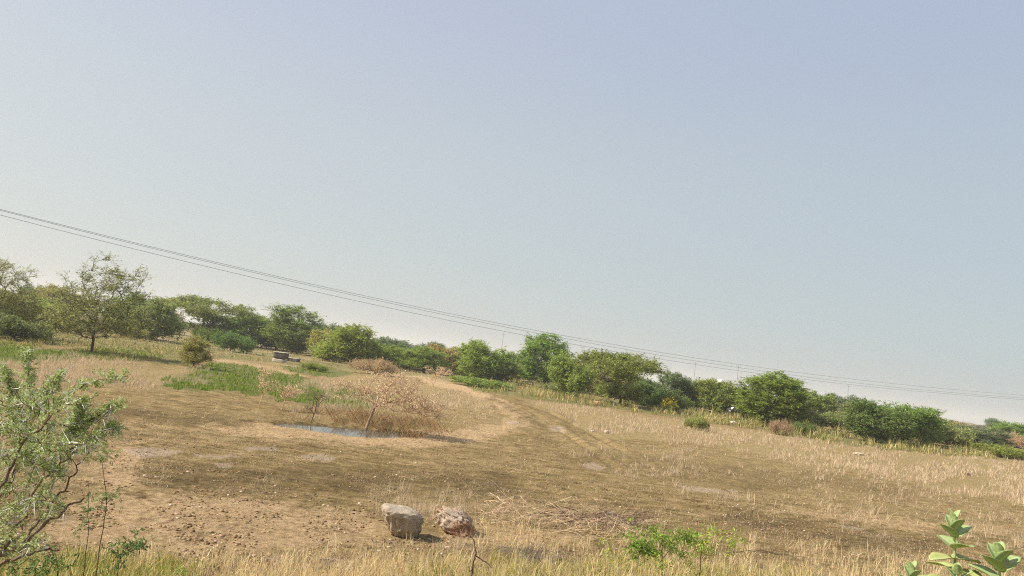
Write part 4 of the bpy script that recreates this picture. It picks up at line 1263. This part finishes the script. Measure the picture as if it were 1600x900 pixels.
def thorn_bush():
    rg = np.random.default_rng(77)
    base = ray(-70, 960, 6.0); base[2] = float(height(base[:1], base[1:2])[0])
    root = empty('thorn_bush', base, 'large grey-green thorny bush with white thorns, near left corner', 'bush')
    o0 = base.copy()
    tb, lb, th = Buf(), Buf(), Buf()
    # leading limbs (photo column, row, distance)
    limbs = [[(-70,960,6.0),(-10,885,6.0),(35,850,6.0),(80,812,6.05),(110,790,6.1),(132,778,6.1)],
             [(-10,885,6.0),(15,840,5.9),(38,800,5.8),(60,760,5.8),(95,725,5.8),(120,700,5.8)],
             [(-70,960,6.0),(-40,850,6.1),(-10,790,6.1),(20,740,6.1),(30,690,6.2),(28,640,6.2),(24,600,6.2)],
             [(-40,850,6.1),(0,760,5.7),(30,710,5.7),(60,670,5.7),(95,640,5.7)],
             [(-70,960,6.0),(-90,800,6.4),(-80,700,6.4),(-60,640,6.4)],
             [(35,850,6.0),(70,800,6.3),(100,760,6.3),(128,722,6.3)],
             [(-10,885,6.0),(30,870,5.8),(70,858,5.8),(92,860,5.8)]]
    trunk = []; 
    LN = []
    for L in limbs:
        P = np.array([ray(*q) for q in L]) ; P[:, 2] = np.maximum(P[:, 2], .2)
        if L[0][:2] == (-70, 960): P[0] = base
        c = curve(P, 18, .012, rg)
        r_ = .020 if L[0][0] == -70 else .013
        pathtube(tb, c - o0, r_, .006, 6); LN.append(c)
    nodes = np.concatenate(LN)
    # crown volume, read as a soft blob of twig ends
    cr = [(20,650,60,55,1.0),(60,665,70,50,1.2),(110,660,60,50,.9),(30,720,60,55,1.0),(90,715,55,40,.8),(-20,680,60,80,.8),(20,780,60,50,.9),(75,770,50,40,.7),
          (10,840,60,35,.6),(70,615,40,30,.35),(60,600,22,40,.25),(150,625,45,20,.30),(150,680,40,30,.35),(-10,610,40,40,.5),(60,835,50,25,.3)]
    tot = sum(q[4] for q in cr); pts = []
    for cx, cy, rx, ry, w in cr:
        for _ in range(int(390 * w / tot)):
            pts.append(ray(cx - 8 + rg.normal(0, rx * .45), cy + 12 + rg.normal(0, ry * .45), 6.05 + rg.normal(0, .38)))
    pts = np.array(pts)
    A, B = [], []
    allN = nodes.copy(); start = nodes[0]
    order = np.argsort([np.min(np.linalg.norm(nodes - p, axis=1)) for p in pts])
    tips = []
    for q in order:
        p = pts[q]
        k = int(np.argmin(np.linalg.norm(allN - p, axis=1) + .7 * np.maximum(allN[:, 2] - p[2] , 0)))
        a = allN[k]
        mid = (a + p) / 2 + rg.normal(0, .02, 3) + np.array([0, 0, -.01])
        A += [a, mid]; B += [mid, p]
        allN = np.concatenate([allN, [mid, p]]); tips.append((a, p))
    tubes(tb, np.array(A) - o0, np.array(B) - o0, .0036, .0026, 4)
    # long leading shoots
    shoots = [[(48,650,6.0),(46,610,6.0),(44,575,6.0),(42,548,6.0)], [(70,660,5.9),(98,625,5.9),(130,602,5.9),(165,592,5.9),(200,588,5.9)],
              [(100,690,6.0),(125,650,6.0),(128,620,6.0)], [(110,680,6.0),(150,650,6.0),(188,636,6.0)], [(105,705,6.0),(140,690,6.0),(170,668,6.0),(186,672,6)],
              [(20,640,6.1),(14,600,6.1),(4,575,6.1)], [(60,650,6.2),(76,610,6.2),(95,585,6.2)]]
    for sh in shoots:
        c = curve(np.array([ray(*q) for q in sh]), 14, .006, rg)
        pathtube(tb, c - o0, .006, .002, 4)
        for i in range(len(c) - 1): tips.append((c[i], c[i + 1])); tips.append((c[i + 1], c[i]))
    A = np.array([t[0] for t in tips]); B = np.array([t[1] for t in tips])
    # leaves along last part of each twig
    k = 6
    C = np.repeat(B, k, 0) + (np.repeat(A, k, 0) - np.repeat(B, k, 0)) * (rg.random((len(B) * k, 1)) * .75) + rg.normal(0, .018, (len(B) * k, 3))
    D = unit(len(C), rg) + np.array([0, 0, .3])
    fronds(lb, C - o0, D, rg, .05, 5, .022, .0085)
    # thorns: pairs of straight white spikes
    k = 2
    for rep in range(3):
        tt = rg.random((len(B), 1))
        Q = B + (A - B) * tt
        d1 = unit(len(B), rg); d1[:, 2] += np.where(B[:, 0] > ray(100, 620, 6)[0], -.6, .2)
        d1 /= np.linalg.norm(d1, axis=1, keepdims=True)
        keep = rg.random(len(B)) < .42
        d2 = d1 + rg.normal(0, .45, d1.shape)
        L_ = (.035 + .055 * rg.random(len(B)))[:, None]
        for dd in (d1, d2):
            tubes(th, (Q - o0)[keep], (Q + dd * L_ - o0)[keep], .0034, .0010, 4)
    tb.build('branch', simplemat('brown_bark', (.14, .09, .06), (.26, .18, .13), 20), root); lb.build('foliage', FEATH, root); th.build('thorns', THORN, root)
thorn_bush()

# ------------------------------------------------------------------ slim saplings and small leafy plants in the near left
def leafy_stem(name, ctrl, label, mat, stem_mat=BARK, r=.006, tufts=(), leafL=.05, leafW=.016, nl=16, spread=.05, cat='plant', frond=False, branches=(), leafmult=1.0):
    nl = int(nl * leafmult)
    rg = np.random.default_rng(int(ctrl[0][0] * 7 + 3) & 0xffff)
    P = np.array([ray(*q) for q in ctrl]); P[0, 2] = float(height(P[:1, 0], P[:1, 1])[0]) - .03
    o0 = P[0].copy(); root = empty(name, o0, label, cat)
    sb, lb = Buf(), Buf()
    pathtube(sb, curve(P, 16, .004, rg) - o0, r, r * .4, 5)
    T = []
    for br in branches:
        c = curve(np.array([ray(*q) for q in br]), 8, .005, rg); pathtube(sb, c - o0, r * .6, r * .3, 4)
    for (px, py, d, w, h, n) in tufts:
        s = d / FPX
        C = ray(px, py, d) + rg.normal(0, 1, (n, 3)) * np.array([w * s * .45, .06, h * s * .45])
        T.append(C)
    C = np.concatenate(T)
    D = unit(len(C), rg) + np.array([0, 0, .1])
    if frond: fronds(lb, C - o0, D, rg, .05, 5, .022, .009)
    else:
        k = nl
        C2 = np.repeat(C, k, 0) + rg.normal(0, spread * .3, (len(C) * k, 3))
        D2 = unit(len(C2), rg) + np.array([0, 0, -.25])
        leafquads(lb, C2 - o0, D2, unit(len(C2), rg) + np.array([0, 0, 1.0]), leafL * (.6 + .7 * rg.random(len(C2))), leafW)
        tubes(sb, np.repeat(C, 1, 0) - o0, C - o0 + rg.normal(0, .03, C.shape), .003, .002, 3)
    sb.build('stem', stem_mat, root); lb.build('foliage', mat, root)
    return root
leafy_stem('sapling', [(152,895,8.2),(160,830,8.2),(166,790,8.2),(163,750,8.2),(159,718,8.2)], 'tall slim sapling with two tufts of leaves, right of the pair', FEATH_DK,
   tufts=[(150,712,8.2,40,16,34),(168,706,8.2,20,10,14),(165,774,8.2,34,14,30),(150,778,8.2,22,8,14),(176,772,8.2,20,8,12),(158,796,8.2,12,8,6)], frond=True, cat='sapling',
   branches=[[(160,722,8.2),(148,714,8.2),(136,716,8.2)], [(166,788,8.2),(176,776,8.2),(182,772,8.2)], [(166,786,8.2),(152,780,8.2),(142,776,8.2)]])
leafy_stem('sapling', [(137,885,8.0),(137,840,8.0),(138,800,8.0),(138,758,8.0)], 'slim sapling nearest the thorny bush, left of the pair', FEATH_DK,
   tufts=[(136,806,8.0,16,18,16),(134,820,8.0,10,10,8),(126,830,8.0,12,14,8),(138,786,8.0,14,10,8)], frond=True, cat='sapling', r=.005)
leafy_stem('leafy_weed', [(184,905,7.6),(186,880,7.6),(196,862,7.6),(205,850,7.6)], 'small dark green leafy plant at the bottom left', FEATH_DK,
   tufts=[(205,848,7.6,34,18,22),(218,850,7.6,16,10,8),(182,874,7.6,20,18,14),(194,856,7.6,20,12,10),(180,858,7.6,12,10,6)], nl=6, leafL=.055, leafW=.015, branches=[[(188,874,7.6),(200,860,7.6),(216,852,7.6)]])
leafy_stem('leafy_weed', [(92,915,7.0),(90,890,7.0),(80,870,7.0),(74,862,7.0)], 'dark green plant under the thorny bush in the corner', FEATH_DK,
   tufts=[(76,868,7.0,30,18,18),(94,880,7.0,26,18,16),(62,885,7.0,30,14,14),(30,890,7,40,12,20)], nl=6, leafL=.05, leafW=.015)
BRT = leafmat("bright_leaves", (.29, .42, .075), .4, .3)
BRT2 = leafmat("lime_leaves", (.40, .52, .08), .4, .25)
leafy_stem('leafy_weed', [(1040,915,8.8),(1035,880,8.8),(1025,860,8.8),(1012,848,8.8)], 'bright green leafy plant, fullest along the bottom centre', BRT, TWIG_DARK, .006, leafmult=1.7,
   tufts=[(1003,848,8.8,34,24,46),(1035,836,8.8,32,16,34),(1065,846,8.8,26,18,16),(1022,862,8.8,24,20,18),(1075,834,8.8,22,10,16),(1000,862,8.8,18,16,14)], nl=8, leafL=.055, leafW=.014,
   branches=[[(1030,880,8.8),(1050,856,8.8),(1070,838,8.8)], [(1032,876,8.8),(1034,852,8.8),(1036,836,8.8)]])
leafy_stem('leafy_weed', [(1096,915,8.8),(1094,885,8.8),(1096,862,8.8),(1098,842,8.8)], 'thinner lime green plant right of the fullest leafy plant', BRT2, TWIG_DARK, .006,
   tufts=[(1098,846,8.8,20,18,20),(1092,866,8.8,24,20,10),(1068,862,8.8,18,8,8),(1104,858,8.8,14,16,8)], nl=7, leafL=.06, leafW=.014)
leafy_stem('leafy_weed', [(1104,880,9.0),(1120,856,9.0),(1134,842,9.0),(1140,836,9.0)], 'lime green leaf tufts on a leaning twig, right of centre', BRT2, TWIG_DRY, .006,
   tufts=[(1144,842,9.0,18,12,14),(1122,830,9.0,10,8,6),(1150,850,9,10,10,6),(1140,862,9,8,10,5)], nl=7, leafL=.06, leafW=.014,
   branches=[[(1128,848,9.0),(1124,836,9.0),(1122,828,9.0)], [(1140,870,9.0),(1142,855,9.0),(1146,846,9.0)]])
leafy_stem('leafy_weed', [(952,915,8.6),(950,885,8.6),(948,862,8.6),(946,848,8.6)], 'small lime plant left of the fullest leafy plant', BRT2, TWIG_DRY, .004,
   tufts=[(948,856,8.6,12,14,10),(958,872,8.6,12,10,6)], nl=6, leafL=.05, leafW=.013)
leafy_stem('leafy_weed', [(1036,925,8.2),(1034,900,8.2),(1030,884,8.2),(1028,878,8.2)], 'low lime plant under the fullest leafy plant', BRT2, TWIG_DRY, .004,
   tufts=[(1030,880,8.2,16,14,12)], nl=6, leafL=.05, leafW=.013)
leafy_stem('leafy_weed', [(280,915,7.8),(280,900,7.8),(279,893,7.8),(280,888,7.8)], 'tiny bright plant at the bottom edge, lower left', BRT, TWIG_DRY, .004,
   tufts=[(280,893,7.8,14,6,10)], nl=6, leafL=.045, leafW=.013)

# ------------------------------------------------------------------ broad-leaved milkweeds at right, close to the camera
def milkweed():
    m_, n, l, b = newmat("broad_leaf")
    tcn = n.new("ShaderNodeTexCoord"); uvs = n.new("ShaderNodeAttribute"); uvs.attribute_name = "rib"
    oi = n.new("ShaderNodeObjectInfo")
    geo = n.new("ShaderNodeNewGeometry")
    f = noise(n, l, 30, 4, tcn.outputs["Object"], .6)
    c = mixc(n, l, mathn(n, l, 'MULTIPLY', f, .5), oi.outputs["Color"], (.44, .52, .24))
    c = mixc(n, l, mathn(n, l, 'MULTIPLY', uvs.outputs["Fac"], .8), c, (.56, .62, .34))
    fs = noise(n, l, 14, 5, tcn.outputs['Object'], .7)
    c = mixc(n, l, rampn(n, l, fs, .56, .66), c, (.42, .36, .13))
    c = mixc(n, l, rampn(n, l, fs, .68, .72), c, (.20, .13, .06))
    l.new(c, b.inputs["Base Color"]); b.inputs["Roughness"].default_value = .65; b.inputs["Specular IOR Level"].default_value = .2
    tr = n.new("ShaderNodeBsdfTranslucent"); l.new(c, tr.inputs[0])
    mx = n.new("ShaderNodeMixShader"); mx.inputs[0].default_value = .22
    l.new(b.outputs[0], mx.inputs[1]); l.new(tr.outputs[0], mx.inputs[2]); l.new(mx.outputs[0], n["Material Output"].inputs[0])
    SM = simplemat("milkweed_stem", (.25, .32, .14), (.38, .42, .22), 20, .6, .1)
    def leaf(parent, C, D, up_, L, W, col, curl=.25):
        nu, nv = 9, 7
        D = D / np.linalg.norm(D); S = np.cross(D, up_); S /= np.linalg.norm(S); N = np.cross(S, D)
        V = []; rib = []
        for i in range(nu):
            t = i / (nu - 1)
            w = W / 2 * (math.sin(math.pi * min(1, t * .93 + .07) ** .85) ** .62 if t < 1 else 0)
            if t > .9: w *= (1 - t) / .1 * .75 + .0
            cen = C + D * L * t + N * (curl * L * (t * .55 - t * t * .75))
            for j in range(nv):
                q = (j - (nv - 1) / 2) / ((nv - 1) / 2)
                V.append(cen + S * w * q + N * (.30 * w * q * q + .04 * w * math.sin(9 * t + 2 * q)))
                rib.append(1.0 if j == nv // 2 else (.35 if i % 2 else 0))
        Q = [(i * nv + j, i * nv + j + 1, (i + 1) * nv + j + 1, (i + 1) * nv + j) for i in range(nu - 1) for j in range(nv - 1)]
        o = meshobj('leaf', V, np.array(Q), m_, parent, True, attrs={'rib': rib})
        md = o.modifiers.new('thick', 'SOLIDIFY'); md.thickness = .0015
        o.color = (*col, 1)
    def plant(stem, label, pairs, yaw0, Lf, seed, low=()):
        rg = np.random.default_rng(seed)
        P = np.array([ray(*q) for q in stem]); P[0, 2] = float(height(P[:1, 0], P[:1, 1])[0]) - .03
        o0 = P[0].copy(); root = empty('milkweed', o0, label, 'plant', 'broad-leaved plants in the near right corner')
        c = curve(P, 60); bu = Buf(); pathtube(bu, c - o0, .011, .005, 8); bu.build('stem', SM, root, True)
        vis = c[np.cumsum(np.r_[0, np.linalg.norm(np.diff(c, axis=0), axis=1)]) > 0]
        zt = c[-1, 2]
        for k in range(pairs):
            dz = .004 + .040 * k + .003 * k * k
            if dz > zt - o0[2] - .1: break
            idx = int(np.argmin(np.abs(c[:, 2] - (zt - dz)))); C = c[idx]
            yaw = yaw0 + (k % 2) * math.pi / 2 + rg.normal(0, .12)
            el = max(.05, 1.15 - .28 * k) if k < 4 else .05 - .1 * rg.random()
            sz = Lf * min(1, .45 + .2 * k) * (.9 + .2 * rg.random())
            for sg in (0, math.pi):
                a = yaw + sg
                D = np.array([math.cos(a) * math.cos(el), math.sin(a) * math.cos(el), math.sin(el)])
                upv = np.array([-math.cos(a) * math.sin(el), -math.sin(a) * math.sin(el), math.cos(el)])
                col = (.30, .41, .13) if k < 4 else ((.48, .50, .14) if rg.random() < .6 else (.28, .38, .14))
                if k >= 6 and rg.random() < .4: col = (.62, .50, .05)
                leaf(root, C - o0, D, upv, sz, sz * .70, col, .2)
    plant([(1487,1010,4.6),(1490,930,4.6),(1492,870,4.6),(1490,815,4.6)], 'tall broad-leaved plant with stacked leaf pairs near the right corner', 10, .15, .175, 5)
    plant([(1562,1010,4.4),(1562,940,4.4),(1562,900,4.4),(1560,866,4.4)], 'bushy broad-leaved plant nearest the right edge of the picture', 7, .5, .20, 6)
    plant([(1425,1010,4.7),(1425,950,4.7),(1425,910,4.7),(1424,892,4.7)], 'smallest broad-leaved plant, only its top showing at bottom edge', 6, .3, .15, 7)
    plant([(1500,1010,4.3),(1498,960,4.3),(1496,915,4.3),(1495,898,4.3)], 'low broad-leaved plant in front of the tall one', 6, 1.2, .15, 8)
milkweed()
print("objects", len(bpy.data.objects))
